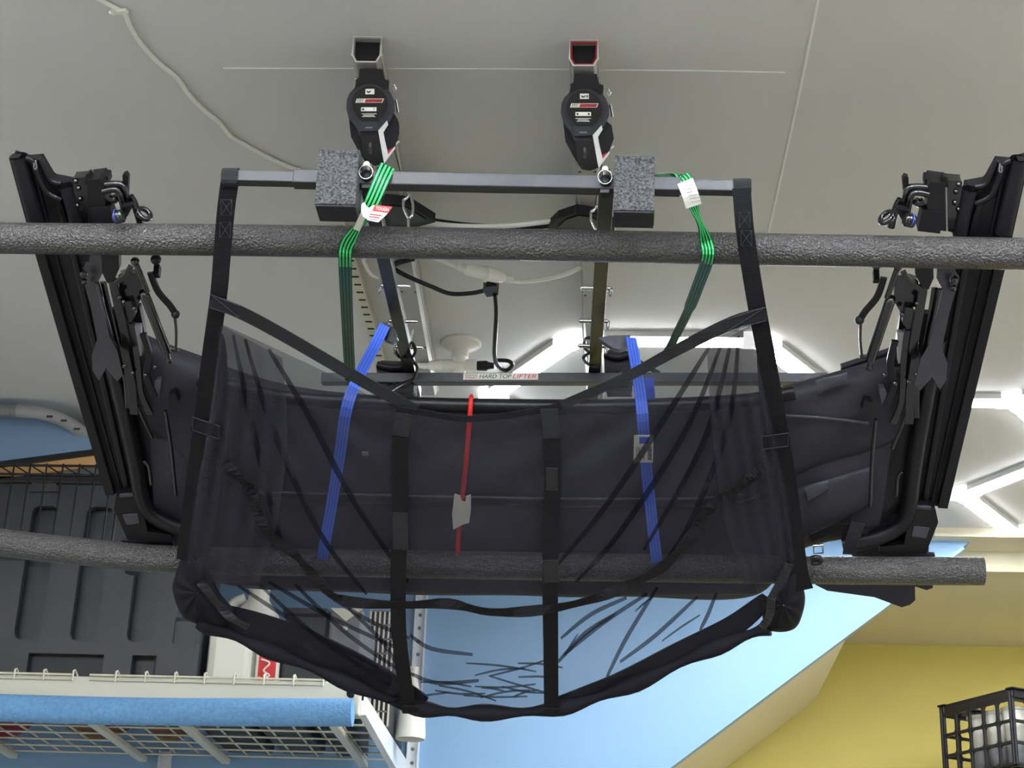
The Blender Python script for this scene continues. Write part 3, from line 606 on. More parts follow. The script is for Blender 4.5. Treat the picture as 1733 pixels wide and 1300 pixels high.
strap('vertical_strap', [(928, 686, .022), (933, 740, .022), (936, 800, .022), (933, 880, .022), (931, 980, .022), (932, 1080, .022), (933, 1206, .016)], (30, 27), M['web'], n=6)
for x0, y0, y1_, w_ in ((684, 700, 738, 29), (677, 868, 930, 27), (929, 692, 742, 29), (934, 792, 830, 20), (931, 948, 986, 28)):
    MB().ribbon(qpath([(x0, y0, .0232), ((x0+ (678 if x0 < 800 else 934))/2, (y0+y1_)/2, .0232), (678 if x0 < 800 else 934, y1_, .0232)], n=5), w_*kq, .0012, QN).build('worn_webbing', M['web2'], SG)
MB().box(Q(694, 1200, .018), (.026, .006, .016), (V((1, 0, 0)), QN, QT)).build('strap_tail', M['web'], SG)
MB().box(Q(934, 1203, .018), (.026, .006, .012), (V((1, 0, 0)), QN, QT)).build('strap_tail', M['web'], SG)
strap('cross_strap', [(380, 782, .03), (410, 812, .03), (428, 836), (436, 870), (456, 905), (500, 940), (540, 985), (580, 1016), (680, 1024), (760, 1022), (830, 1036), (920, 1032), (1010, 1012), (1090, 978), (1130, 952), (1175, 900), (1200, 862), (1250, 826, .03), (1290, 792, .03)], (20, 20), M['web'], .024, 5, wob=.55)
strap('cross_strap', [(340, 985), (366, 1020), (392, 1046), (420, 1062)], (17, 16), M['web2'], .024, 5, wob=.3)
strap('cross_strap', [(1336, 955), (1322, 985), (1306, 1012), (1303, 1040), (1290, 1062)], (16, 15), M['web2'], .03, 5, wob=.3)
for pts in ([(326, 717), (370, 732)], [(1290, 750), (1334, 744)]):
    strap('strap_keeper', pts, 26, M['web'], .018, 2)
    (xa, ya), (xb_, yb_) = pts
    MB().tube([Q(xa, ya-11, .020), Q(xb_, yb_-11, .020), Q(xb_, yb_+11, .020), Q(xa, ya+11, .020)], .0006, 5, closed=True).build('box_stitching', M['stitch'], SG)
# bottom hem and gathered corners
hp = qpath([(335, 1052), (430, 1090), (560, 1143), (690, 1194), (800, 1206), (935, 1200), (1060, 1163), (1200, 1100), (1300, 1062)], .004, 8)
mb = MB(); rr_ = [(.011+.004*math.sin(i*.8)) for i in range(len(hp))]; mb.tube(hp, rr_, 10); mb.build('bottom_hem', M['hem'], SG)
hp2 = qpath([(345, 1036), (440, 1064), (560, 1112), (660, 1160), (720, 1188)], .0, 8)
MB().ribbon(hp2, [.062*math.sin(math.pi*(.2+.72*i/(len(hp2)-1)))+.006 for i in range(len(hp2))], .003, QN).build('gathered_cloth', M['hem'], SG)
hp3 = qpath([(930, 1192), (1050, 1152), (1150, 1106), (1240, 1060), (1300, 1012)], .0, 8)
MB().ribbon(hp3, [.040*math.sin(math.pi*(.08+.75*i/(len(hp3)-1)))+.004 for i in range(len(hp3))], .003, QN).build('gathered_cloth', M['hem'], SG)
def pouch(pts, off, th, name='gathered_corner'):
    cx = sum(p[0] for p in pts)/len(pts); cy = sum(p[1] for p in pts)/len(pts); loop = spline([V((x, y, 0)) for x, y in pts+[pts[0]]], 5)[:-1]
    rows_ = []
    for sc_, o_ in ((.02, th), (.35, th*.95), (.65, th*.75), (.88, th*.4), (1, 0), (.88, -th*.4), (.5, -th*.6), (.02, -th*.7)):
        r = [Q(cx+(p.x-cx)*sc_, cy+(p.y-cy)*sc_, off+o_+.004*math.sin(i*1.3)*(sc_ if .1 < sc_ < 1 else 0)) for i, p in enumerate(loop)]; rows_.append(r+[r[0]])
    MB().grid(rows_).build(name, M['hem'], SG)
pouch([(312, 930), (296, 975), (292, 1000), (304, 1035), (322, 1052), (372, 1062), (400, 1040), (370, 1000), (345, 940)], .004, .02)
pouch([(1318, 985), (1345, 960), (1362, 1005), (1358, 1040), (1345, 1064), (1318, 1070), (1296, 1062), (1290, 1030), (1302, 1005)], .004, .02)
pouch([(352, 575), (372, 560), (384, 600), (384, 740), (372, 860), (345, 960), (312, 945), (334, 760)], -.024, .008, 'side_gusset')
pouch([(1280, 590), (1304, 640), (1330, 760), (1356, 960), (1330, 985), (1312, 900), (1295, 760), (1284, 660)], -.024, .008, 'side_gusset')
# pleats: the mesh folded over itself
pleats = [[(455, 592), (520, 700), (600, 850), (690, 985)], [(415, 575), (460, 720), (540, 900), (620, 1005)], [(395, 568), (420, 690), (455, 840), (480, 930)], [(455, 985), (560, 1045), (690, 1105)], [(545, 1000), (620, 1048), (692, 1080)], [(500, 990), (590, 1075), (692, 1145)], [(404, 992), (520, 1066), (640, 1130)], [(440, 990), (540, 1080), (660, 1160)], [(590, 1030), (650, 1090), (690, 1160)],
          [(1200, 588), (1130, 700), (1030, 850), (940, 960)], [(1222, 580), (1160, 730), (1050, 900), (975, 985)], [(1238, 575), (1190, 750), (1090, 930)], [(1250, 570), (1232, 720), (1170, 880), (1120, 960)], [(1112, 995), (1060, 1080), (1027, 1146)], [(1095, 1005), (1020, 1055), (955, 1108)], [(1040, 1040), (990, 1072), (945, 1120)], [(1212, 1005), (1198, 1040), (1185, 1066)], [(1060, 1012), (1000, 1040), (950, 1080)], [(1180, 1010), (1110, 1075), (1050, 1120)], [(694, 1075), (730, 1098), (800, 1108)], [(694, 1140), (740, 1156), (810, 1152)]]
for i, pl in enumerate(pleats):
    p = qpath(pl, .013, 6); n_ = len(p); wd = [(3 + 9*math.sin(math.pi*min(.98, .06+k/(n_-1)*.9))*(.38 if pl[0][1] > 900 else .7))*kq for k in range(n_)]
    MB().ribbon(p, wd, .004, (QN+V((.25*math.sin(i), 0, 0))).normalized()).build('mesh_pleat', M['fold'], SG)

for la, lb, ph in (([(374, 550), (352, 720), (322, 900), (318, 990)], [(478, 606), (486, 740), (470, 880), (440, 985)], 0.), ([(1270, 550), (1306, 720), (1336, 880), (1344, 980)], [(1196, 594), (1206, 740), (1226, 880), (1262, 990)], 1.)):
    pa_ = spline([V((x, y, 0)) for x, y in la], 8); pb_ = spline([V((x, y, 0)) for x, y in lb], 8); rows_ = []
    for i, (a_, b_) in enumerate(zip(pa_, pb_)):
        v_ = i/(len(pa_)-1); r = []
        for k in range(41):
            u_ = k/40; p = lerp(a_, b_, u_); r.append(Q(p.x, p.y, .017+.007*math.sin(u_*26+ph+1.5*v_)*(1-.5*v_)))
        rows_.append(r)
    MB().grid(rows_).build('mesh_drape', M['sheer'], SG)
rw = random.Random(3)
for i in range(19):
    x = rw.uniform(705, 915) if i < 16 else rw.uniform(950, 1180); y = (1190-abs(rw.gauss(0, 34))) if i < 16 else 1010+rw.uniform(0, 1)*(1150-1010)*(1-(x-950)/330)
    L_w = rw.uniform(18, 60); an = rw.uniform(-.35, .35) if i < 16 else rw.uniform(-1.1, -.6)
    pl = [(x-L_w*math.cos(an), y-L_w*math.sin(an)), (x, y+rw.uniform(-4, 4)), (x+L_w*math.cos(an), y+L_w*math.sin(an))]
    p = qpath(pl, .013, 4); MB().ribbon(p, [(.5+1.7*math.sin(math.pi*k/(len(p)-1)))*kq for k in range(len(p))], .003, QN).build('mesh_wrinkle', M['fold'], SG)
# ---- bungee straps
def sd(pts, n=5): return spline(pts, n)
gw = .0165
def green_strap(label, path, nrm, wd, turn):
    t = tag(empty('bungee_strap', path[0]), label, 'strap', 'green bungee straps')
    nr = nrm if isinstance(nrm, list) else [nrm]*len(path)
    MB().ribbon(path, wd, .0022, nr).build('strap_band', M['greenback'], t)
    for k in range(4):
        pth = []
        for i, p in enumerate(path):
            tg = (path[min(i+1, len(path)-1)]-path[max(i-1, 0)]).normalized(); x = tg.cross(nr[i]).normalized()
            pth.append(p + x*(k-1.5)*wd[i]*.25)
        # past the tube the stripes are painted darker for the strap's shaded underside
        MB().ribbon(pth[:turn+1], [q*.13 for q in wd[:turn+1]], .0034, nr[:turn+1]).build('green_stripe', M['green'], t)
        MB().ribbon(pth[turn:], [q*.09 for q in wd[turn:]], .0034, nr[turn:]).build('green_stripe', M['greenshade'], t)
    return t
vd = lambda x, y: -ray(x, y).normalized()
g1 = sd([PY(656, 282, 2.0), PY(646, 303, 1.985), PY(630, 340, 1.995), PY(613, 372, 2.02), PY(598, 396, 2.06), PY(586, 418, 2.088), PY(584, 440, 2.105), PY(586, 500, 2.28), PY(589, 570, 2.5), PY(593, 646, 2.70)])
wl = [lerp(.022, .0185, min(1, i/20)) * (.55 if 14 < i < 20 else 1) for i in range(len(g1))]
wl = [sum(wl[max(0, i-2):i+3])/len(wl[max(0, i-2):i+3]) for i in range(len(wl))]
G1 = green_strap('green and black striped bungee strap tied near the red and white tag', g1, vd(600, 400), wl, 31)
MB().ribbon(sd([PY(624, 352, 1.992), PY(614, 366, 2.0), PY(604, 388, 2.03)]), .009, .0034, vd(610, 370)).build('paper_label', M['paper'], G1)
tg_ = [PY(x, y, 1.985) for x, y in ((612, 345), (617, 342), (622, 353), (633, 347), (664, 350), (653, 364), (640, 376), (624, 373), (614, 366), (611, 356))]
tgm = MB().prism(tg_, V((0, .001, 0))).build('hang_tag', M['paper'], G1, label='white and red hang tag lettered TOUGH')
MB().prism([PY(x, y, 1.9845) for x, y in ((634, 346.5), (664, 350), (656.5, 360.5), (630, 357))], V((0, .0004, 0))).build('red_panel', M['redink'], tgm)
ttx = PY(647, 354, 1.9842); tr_ = (PY(660, 356, 1.984)-PY(634, 352.5, 1.984)).normalized()
text('TOUGH', ttx, tr_, (0, 0, 1), .0048, M['paper'], tgm, width=.017)
for k in (0, 1, 2): MB().prism([PY(626+dx-k*1.5, 361.5+k*4+dx*.13+dy, 1.9842) for dx, dy in ((0, 0), (20-k*2, 0), (20-k*2, 1.5), (0, 1.5))], V((0, .0004, 0))).build('small_print', M['redink' if k < 2 else 'grey'], tgm)
g2 = sd([PY(1108, 299, 2.03), PY(1140, 297, 2.03), PY(1158, 301, 2.012), PY(1166, 322, 2.0), PY(1174, 350, 2.015), PY(1186, 382, 2.05), PY(1195, 408, 2.088), PY(1198, 436, 2.10), PY(1182, 482, 2.25), PY(1165, 525, 2.4), PY(1142, 572, 2.58), PY(1124, 606, 2.67)])
n2 = []
for i in range(len(g2)):
    f_ = i/(len(g2)-1)*11
    if f_ < 1.4: n2.append(V((0, -.25, 1)).normalized())
    elif f_ < 2: n2.append(lerp(V((0, -.25, 1)), vd(1160, 310), (f_-1.4)/.6).normalized())
    else: n2.append((vd(1190, 380) + V((.5*math.exp(-((f_-4.8)/.6)**2), 0, 0))).normalized())
w2 = [(.0175 - .010*math.exp(-((i/(len(g2)-1)*11-4.7)/.8)**2)) * (1 if i < 45 else .8) for i in range(len(g2))]
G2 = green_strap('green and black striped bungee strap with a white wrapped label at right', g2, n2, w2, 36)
MB().ribbon(sd([PY(1160, 308, 1.998), PY(1167, 326, 1.994), PY(1174, 348, 2.008)]), .0215, .004, vd(1167, 326)).build('paper_label', M['paper'], G2)
for k in range(6):
    a_ = PY(1158+k*2.2, 315+k*5.4, 1.99+.0009*k); MB().ribbon([a_, a_+RT*.013+UP*.002], .0009, .0005, vd(1167, 326)).build('small_print', M['grey'], G2)
MB().ribbon(sd([PY(1066, 600, 2.68), PY(1090, 618, 2.69), PY(1116, 632, 2.69)]), .008, .003, vd(1080, 610)).build('strap_tail', M['greenback'], G2)
def blue_strap(label, path, clip):
    t = tag(empty('bungee_strap', path[0]), label, 'strap', 'blue bungee straps'); n_ = vd(600, 700)
    MB().ribbon(path, .0175, .0022, n_).build('strap_band', M['bluedark'], t)
    for k in range(4): MB().ribbon(path, .0032, .0034, n_, shift=(k-1.5)*.0045).build('blue_stripe', M['bluestrap'], t)
    MB().prism([PY(x, y, clip[1]) for x, y in clip[0]], V((0, .022, .004))).build('hook_clip', M[clip[2]], t, .002)
    return t
B1 = blue_strap('blue bungee strap left of the red cord, behind the sling', sd([PY(651, 551, 2.45), PY(634, 586, 2.43), PY(606, 640, 2.36), S(587, 690, .010), S(575, 770, .012), S(562, 850, .014), S(549, 925, .027), S(546, 946, .027)]),
                ([(640, 553), (650, 544), (668, 556), (672, 572), (662, 578), (650, 574), (643, 566)], 2.455, 'satin'))
B2 = blue_strap('blue bungee strap with a barcode tag, right of the red cord', sd([PY(1068, 572, 2.47), PY(1074, 606, 2.43), PY(1081, 650, 2.37), S(1087, 700, .010), S(1092, 770, .012), S(1100, 850, .014), S(1109, 930, .027), S(1112, 950, .027)]),
                ([(1012, 572), (1030, 568), (1066, 567), (1069, 584), (1048, 592), (1036, 588)], 2.475, 'vinyl2'))
MB().ribbon(sd([PY(1098, 640, 2.45), PY(1100, 660, 2.43), S(1101, 682, -.012)]), .014, .002, vd(1090, 650)).build('strap_tail', M['bluedark'], B2)
bt = MB().prism([S(x, y, .022) for x, y in ((1073, 737), (1106, 737), (1105, 783), (1072, 783))], -NN*.001).build('barcode_tag', M['paper'], B2)
MB().prism([S(x, y, .0226) for x, y in ((1082, 740), (1098, 740), (1098, 751), (1082, 751))], -NN*.0006).build('tag_window', M['bluedark'], bt)
for k in range(9): MB().prism([S(x, y, .0228) for x, y in ((1096, 756+k*2.6), (1103, 756+k*2.6), (1103, 757.2+k*2.6+(k % 3)*.4), (1096, 757.2+k*2.6))], -NN*.0004).build('barcode_line', M['ink'], bt)
for k in range(4): MB().prism([S(x, y, .0228) for x, y in ((1077+k*4, 757), (1078.6+k*4, 757), (1078.6+k*4, 778), (1077+k*4, 778))], -NN*.0004).build('small_print', M['grey'], bt)
rc = tag(empty('red_cord', S(797, 676, .01)), 'red elastic cord with a torn white paper tag at the middle of the soft top', 'cord')
MB().tube(spath([(798, 671, -.03), (797, 680, .0), (794, 720, .012), (788, 790, .014), (781, 855, .014), (776, 905, .014), (775, 935, .02)], .01), .0036, 10).build('cord', M['red'], rc)
MB().prism([S(x, y, .019) for x, y in ((769, 836), (779, 839), (781, 848), (787, 850), (789, 840), (797, 837), (797, 862), (794, 885), (781, 889), (767, 897), (765, 870))], -NN*.001).build('paper_tag', M['paper'], rc)

# ---- cables and the lamp holder on the ceiling
def cable(name, label, pts, r, mt, cat='cable', group=None, n=6):
    return tag(MB().tube(spline(pts, n), r, 8).build(name, mt), label, cat, group)
wc = tag(empty('ceiling_cable', PZ(205, 20, ZC)), 'white cable running diagonally across the bare ceiling from a clip', 'cable')
MB().tube(spline([PZ(x, y, ZC-.004) for x, y in ((120, -30), (170, 0), (200, 16), (212, 25), (222, 48), (240, 76), (268, 106), (300, 132), (318, 158), (345, 186), (372, 208), (390, 230), (420, 248), (452, 265), (480, 278), (506, 288))], 5), .0038, 8).build('cable_run', M['steel'], wc)
MB().bar(PZ(189, 20, ZC-.006), PZ(214, 19, ZC-.006), .007, .006).ball(PZ(190, 21, ZC-.006), .005).ball(PZ(212, 20, ZC-.006), .005).build('cable_clip', M['white'], wc)
MB().ball(PZ(506, 287, ZC-.004), .005).build('cable_clip', M['white'], wc)
ex = tag(empty('extension_cable', PZ(820, 465, 2.97)), 'white extension cable with its joined plug hanging below the ceiling', 'cable')
MB().tube(spline([PZ(640, 398, 2.97), PZ(665, 378, 2.97), PZ(700, 374, 2.96), PZ(770, 382, 2.95), PZ(860, 382, 2.95), PZ(940, 374, 2.95), PZ(1010, 372, 2.96), PZ(1040, 390, 2.97)], 6), .0044, 8).build('cable_run', M['steel'], ex)
MB().tube(spline([PZ(705, 424, 2.965), PZ(745, 440, 2.96), PZ(775, 452, 2.955), PZ(800, 462, 2.95), PZ(860, 474, 2.95), PZ(900, 475, 2.95), PZ(950, 466, 2.955), PZ(990, 450, 2.965), PZ(1030, 432, 2.97)], 6), .0044, 8).build('cable_run', M['steel'], ex)
pa = PZ(776, 452, 2.948); pb = PZ(868, 474, 2.945); pm = lerp(pa, pb, .5); pd = (pb-pa).normalized()
MB().tube([lerp(pa, pb, t) for t in (0, .03, .06, .09, .12, .14, .30, .48)], [.006, .0075, .006, .0075, .006, .011, .0125, .0125], 12).build('plug', M['steel'], ex)
MB().tube([lerp(pa, pb, t) for t in (.47, .49, .53, .55, .72, .84, .86, .89, .92, .95, 1)], [.013, .0165, .0165, .0135, .0125, .008, .006, .0075, .006, .0075, .006], 12).build('socket', M['steel'], ex)
cable('power_cable', 'black cable drooping above the foam tube between the hoists', [PZ(640, 372, 2.965), PZ(672, 366, 2.97), PZ(720, 372, 2.965), PZ(800, 382, 2.955), PZ(900, 384, 2.955), PZ(980, 376, 2.96), PZ(1012, 366, 2.97)], .0048, M['plastic'])
cable('power_cable', 'short black cable end looping under the foam tube by the left arm', [PZ(646, 436, 2.975), PZ(655, 452, 2.96), PZ(676, 444, 2.95), PZ(700, 438, 2.96)], .005, M['plastic'])
bk = tag(empty('power_cable', PZ(835, 490, 2.95)), 'black power cord with an angled plug, looping down to the lamp holder', 'cable')
MB().tube(spline([PZ(668, 456, 2.95), PZ(690, 468, 2.94), PZ(730, 485, 2.935), PZ(762, 497, 2.935), PZ(800, 496, 2.935), PZ(826, 490, 2.935)], 6), .0044, 10).build('cord', M['satin'], bk)
MB().prism([PZ(x, y, 2.93) for x, y in ((817, 492), (822, 486), (840, 484), (844, 490), (843, 500), (824, 503))], V((0, 0, .018))).build('angled_plug', M['satin'], bk, .002)
MB().tube(spline([PZ(838, 498, 2.93), PZ(840, 530, 2.91), PZ(838, 570, 2.89), PZ(837, 600, 2.88), PZ(842, 618, 2.88), PZ(856, 627, 2.88), PZ(867, 619, 2.88), PZ(860, 611, 2.885), PZ(838, 610, 2.89)], 6), .0042, 10).build('cord', M['satin'], bk)
lp = tag(empty('lamp_holder', PZ(780, 580, ZC)), 'round white ceiling lamp holder with a white multi-way adapter', 'lamp holder')
lc = PZ(780, 580, ZC)
MB().lathe([(.043, 0), (.043, -.004), (.040, -.007), (.036, -.006), (.034, -.010), (.030, -.010), (.028, -.014), (.018, -.016), (.017, -.034), (.016, -.034), (0, -.034)], lc, (0, 0, 1), 32).build('ceiling_rose', M['white'], lp)
ac = lc + V((0, 0, -.056))
MB().tube([lc+V((0, 0, -.03)), lc+V((0, 0, -.046)), lc+V((0, 0, -.05)), lc+V((0, 0, -.082))], [.0165, .0165, .013, .0125], 16).build('adapter_stem', M['white'], lp)
MB().tube([ac+V((-.040, 0, .004)), ac+V((-.030, 0, .004)), ac+V((.030, 0, .004)), ac+V((.036, 0, .004))], [.010, .0135, .0135, .012], 14).build('adapter_arm', M['white'], lp)
MB().tube([ac+V((.034, 0, .004)), ac+V((.055, 0, .004)), ac+V((.060, 0, .004)), ac+V((.072, 0, .004))], [.010, .011, .008, .006], 14).build('black_plug', M['satin'], lp)
MB().tube([ac+V((-.036, 0, .004)), ac+V((-.060, 0, .003)), ac+V((-.068, 0, .003)), ac+V((-.072, 0, .003)), ac+V((-.090, 0, .003))], [.012, .010, .006, .0075, .005], 14).build('white_plug', M['steel'], lp)
cable('power_cable', 'thin white cable rising beside the silver left rail', [PZ(690, 610, 2.93), PZ(694, 580, 2.95), PZ(702, 545, 2.96), PZ(704, 520, 2.965), PZ(697, 495, 2.97), PZ(690, 480, 2.98)], .0028, M['steel'])
cable('power_cable', 'thin white cable beside the slotted angle', [PZ(616, 440, 2.97), PZ(622, 455, 2.965), PZ(630, 465, 2.965), PZ(640, 469, 2.97)], .0042, M['steel'])
for pts, lab in (([(640, 352), (652, 342), (690, 346), (716, 362), (738, 376), (700, 386), (650, 388)], 'black power adapter lying above the foam tube beside the left rail'), ([(926, 388), (945, 370), (975, 360), (1004, 364), (1040, 382), (1040, 392), (985, 392)], 'black power adapter lying above the foam tube beside the right rail')):
    t = tag(empty('power_adapter', PZ(*pts[0], 2.945)), lab, 'adapter', 'power adapters')
    MB().prism([PZ(x, y, 2.938) for x, y in pts], V((0, 0, .016))).build('adapter_case', M['plastic'], t, .004)
    MB().prism([PZ(lerp(x, sum(p[0] for p in pts)/7, .3), lerp(y, sum(p[1] for p in pts)/7, .3), 2.936) for x, y in pts], V((0, 0, .003))).build('adapter_label', M['satin'], t, .001)
wh = PY(1553, 930, YB-.010)
tag(MB().torus(wh, (0, 1, 0), .008, .0025, 18, 6).box(wh+V((0, .006, 0)), (.014, .006, .02)).build('wall_hook', M['white']), 'tiny white hook on the blue wall beside the soft top corner', 'hook')
# slotted angle on the ceiling
sa = tag(empty('slotted_angle', PZ(600, 420, ZC)), 'cream slotted steel angle fixed to the ceiling left of the arm', 'bracket')
A = PZ(572, 330, ZC-.012); B = PZ(662, 640, ZC-.012); d = (B-A).normalized()
MB().bar(A, B, .0028, .024).build('angle_leg', M['shelf'], sa)
x_ = d.cross(V((0, 0, 1)))
MB().bar(A+V((0, 0, .0105))-x_*.014, B+V((0, 0, .0105))-x_*.014, .028, .0028).build('angle_leg', M['shelf'], sa)
for k in range(20):
    p = lerp(A, B, .12+k*.042); MB().box(p-x_*.015+V((0, 0, .0088)), (.014, .0055, .001), (x_, d, V((0, 0, 1)))).build('slot', M['dark'], sa)
MB().box(PZ(582, 356, ZC-.004), (.032, .032, .003)).lathe([(.006, 0), (.006, .004), (0, .005)], PZ(582, 356, ZC-.006), (0, 0, -1), 6).build('bolt_plate', M['shelf'], sa)

# ---- wire shelf on the blue wall, with its load
YS = 3.60; zt = PY(300, 1148, YS).z; zbm = PY(300, 1192, YS).z; xe = PY(602, 1170, YS).x; x0s = -2.25; ZD = zt-.012
SH = tag(empty('wall_shelf', (-1.2, 4.0, ZD)), 'cream wire-deck shelf reaching out from the blue wall', 'shelf')
MB().box(((x0s+xe)/2, YS+.012, (zt+zbm)/2), (xe-x0s, .024, zt-zbm)).build('front_beam', M['shelf'], SH, .003)
MB().box((xe+.003, YS+.012, (zt+zbm)/2-.006), (.012, .03, zt-zbm+.014)).build('end_plate', M['shelf'], SH, .002)
MB().lathe([(.0095, 0), (.0095, .0012), (0, .0012)], PY(594, 1174, YS-.0005), (0, -1, 0), 18).build('beam_hole', M['dark'], SH)
MB().box(PY(611, 1178, YS+.005)+V((.004, 0, 0)), (.004, .006, .018)).build('bolt_slot', M['dark'], SH)
for xa, xb_ in ((x0s, PY(124, 1150, YS).x), (PY(152, 1150, YS).x, xe-.07)):
    zl = zt+.004
    mb = MB().tube([V((xa, YS-.004, zl-.002)), V((xb_, YS-.004, zl-.002))], .0026, 6).tube([V((xa, YS-.004, zl-.012)), V((xb_, YS-.004, zl-.012))], .0026, 6)
    mb.build('lip_wire', M['shelf'], SH)
    n_ = int((xb_-xa)/.0645)
    for k in range(n_+1):
        x = xb_ - k*.0645
        MB().tube([V((x, YS-.006, zl-.016)), V((x, YS-.006, zl+.006)), V((x, YS+.004, zl+.010)), V((x+.004, YS+.02, zl-.004))], .0024, 6).build('wire_hook', M['shelf'], SH)
mb = MB(); y_ = YS+.05
while y_ < 4.46:
    mb.tube([V((x0s, y_, ZD)), V((xe-.01, y_, ZD))], .0026, 6); y_ += .088
x = xe-.03
while x > x0s:
    mb.tube([V((x, YS+.02, ZD+.005)), V((x, 4.47, ZD+.005))], .0026, 6); x -= .0625
mb.build('wire_deck', M['shelf'], SH, kind='stuff')
for px, py in ((-20, 1255), (166, 1230), (320, 1234), (566, 1228)):
    x = PZ(px, py, ZD-.01).x
    MB().bar(V((x, YS+.02, ZD-.010)), V((x, 4.47, ZD-.010)), .022, .014).build('strut', M['shelf'], SH, .002)
MB().prism([V((xe+.008, YS+.024, zt-.012)), V((xe+.008, YS+.024, zt-.066)), V((xe+.008, 4.46, ZD-.075)), V((xe+.008, 4.46, ZD+.005))], V((.003, 0, 0))).build('side_bracket', M['wshelf'], SH)
MB().bar(V((xe+.014, YS+.024, zt-.064)), V((xe+.014, 4.46, ZD-.073)), .016, .003).build('bracket_flange', M['wshelf'], SH)
for k in (0, 1): MB().tube(spline([V((xe+.02+k*.02, 4.44+k*.02, ZD-.12)), V((xe+.02+k*.02, 4.44+k*.02, ZD-.04)), V((xe+.028+k*.02, 4.44+k*.02, ZD-.03)), V((xe+.036+k*.02, 4.44+k*.02, ZD-.04)), V((xe+.036+k*.02, 4.44+k*.02, ZD-.12))], 4), .003, 6).build('bracket_hook', M['wshelf'], SH)
for px, py, lab in ((706, 1150, 'white perforated shelf upright on the blue wall right of the shelf'), (282, 1262, 'white perforated shelf upright below the brown shape under the shelf')):
    x = PY(px, py, YB-.012).x
    t = tag(empty('shelf_upright', (x, YB-.012, 1.4)), lab, 'shelf post', 'shelf uprights')
    ht = 2.90 if px > 500 else 2.36
    MB().box((x, YB-.004, ht/2+.6), (.030, .008, ht-1.2)).build('upright_web', M['wshelf'], t)
    for s_ in (-1, 1): MB().box((x+s_*.014, YB-.014, ht/2+.6), (.003, .02, ht-1.2)).build('upright_flange', M['wshelf'], t)
    for k in range(22): MB().lathe([(.005, 0), (.005, .0012), (0, .0012)], V((x-.002, YB-.0085, ht-.05-k*.036)), (0, -1, 0), 10).build('slot', M['grey'], t)
nc = PY(300, 1206, YS-.035)
tag(MB().tube(spline([V((x0s, YS-.038, nc.z+.004)), V((-1.4, YS-.036, nc.z+.001)), V((-1., YS-.036, nc.z)), PY(597, 1206, YS-.035)], 6), .0295, 20).build('pool_noodle', M['noodle']), 'blue foam pool noodle fixed along the front of the shelf', 'pool noodle')
# ribbed tote
YT = 3.68; zb = ZD+.008
TO = tag(empty('storage_tote', (-1.25, YT+.15, zb)), 'large charcoal ribbed plastic tote standing on the shelf', 'tote')
xr = PY(303, 1000, YT).x; xr2 = PY(338, 1100, YT).x; zt_ = PY(150, 822, YT).z; xl = -1.9
MB().box(((xl+xr)/2, YT+.205, (zb+zt_)/2), (xr-xl, .36, zt_-zb)).build('tote_body', M['tote'], TO, .008)
zk = PY(330, 1045, YT).z
MB().box(((xr+xr2)/2-.02, YT+.18, (zb+zk)/2), (xr2-xr+.04, .36, zk-zb)).build('tote_foot', M['tote'], TO, .01)
def xx(px, py): return PY(px, py, YT).x
ch = [(-78, -32), (23, 69), (118, 164), (214, 258)]
zc0 = PY(140, 1086, YT).z; zc1 = PY(110, 858, YT).z
edges_ = [xl] + [q for a_, b_ in ch for q in (xx(a_, 1085), xx(b_, 1085))] + [xr]
tf = MB()
for k in range(0, len(edges_), 2): tf.box(((edges_[k]+edges_[k+1])/2, YT+.004, (zc0+zc1)/2), (edges_[k+1]-edges_[k], .018, zc1-zc0))
tf.box(((xl+xr)/2, YT+.004, (zc1+zt_)/2), (xr-xl, .018, zt_-zc1))
zh_ = PY(140, 1108, YT).z
tf.box(((xl+xr2)/2, YT+.004, (zc0+zh_)/2), (xr2-xl, .018, zc0-zh_))
hx = [xl, xx(48, 1120), xx(176, 1120), xx(222, 1135), xx(264, 1135), xr2]
for a_, b_ in ((0, 1), (2, 3), (4, 5)): tf.box(((hx[a_]+hx[b_])/2, YT+.004, (zb+zh_)/2), (hx[b_]-hx[a_], .018, zh_-zb))
for k in range(1, len(edges_)-1, 2):
    for sx_, xk in ((1, edges_[k]), (-1, edges_[k+1])):
        for sz, zk2 in ((1, zc0), (-1, zc1)):
            c_ = V((xk, YT-.005, zk2)); r_ = .016
            tf.prism([c_, c_+V((sx_*r_, 0, 0)), c_+V((sx_*r_*.3, 0, sz*r_*.3)), c_+V((0, 0, sz*r_))], V((0, .018, 0)))
tf.build('tote_face', M['tote'], TO)
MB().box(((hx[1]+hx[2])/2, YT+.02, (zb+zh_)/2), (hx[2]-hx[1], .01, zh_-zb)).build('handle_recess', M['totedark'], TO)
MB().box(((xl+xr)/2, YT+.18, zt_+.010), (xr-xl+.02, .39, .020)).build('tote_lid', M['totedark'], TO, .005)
MB().prism([PY(x, y, YT-.012) for x, y in ((48, 832), (58, 808), (90, 806), (100, 832))], V((0, .1, 0))).build('lid_latch', M['tote'], TO, .004)
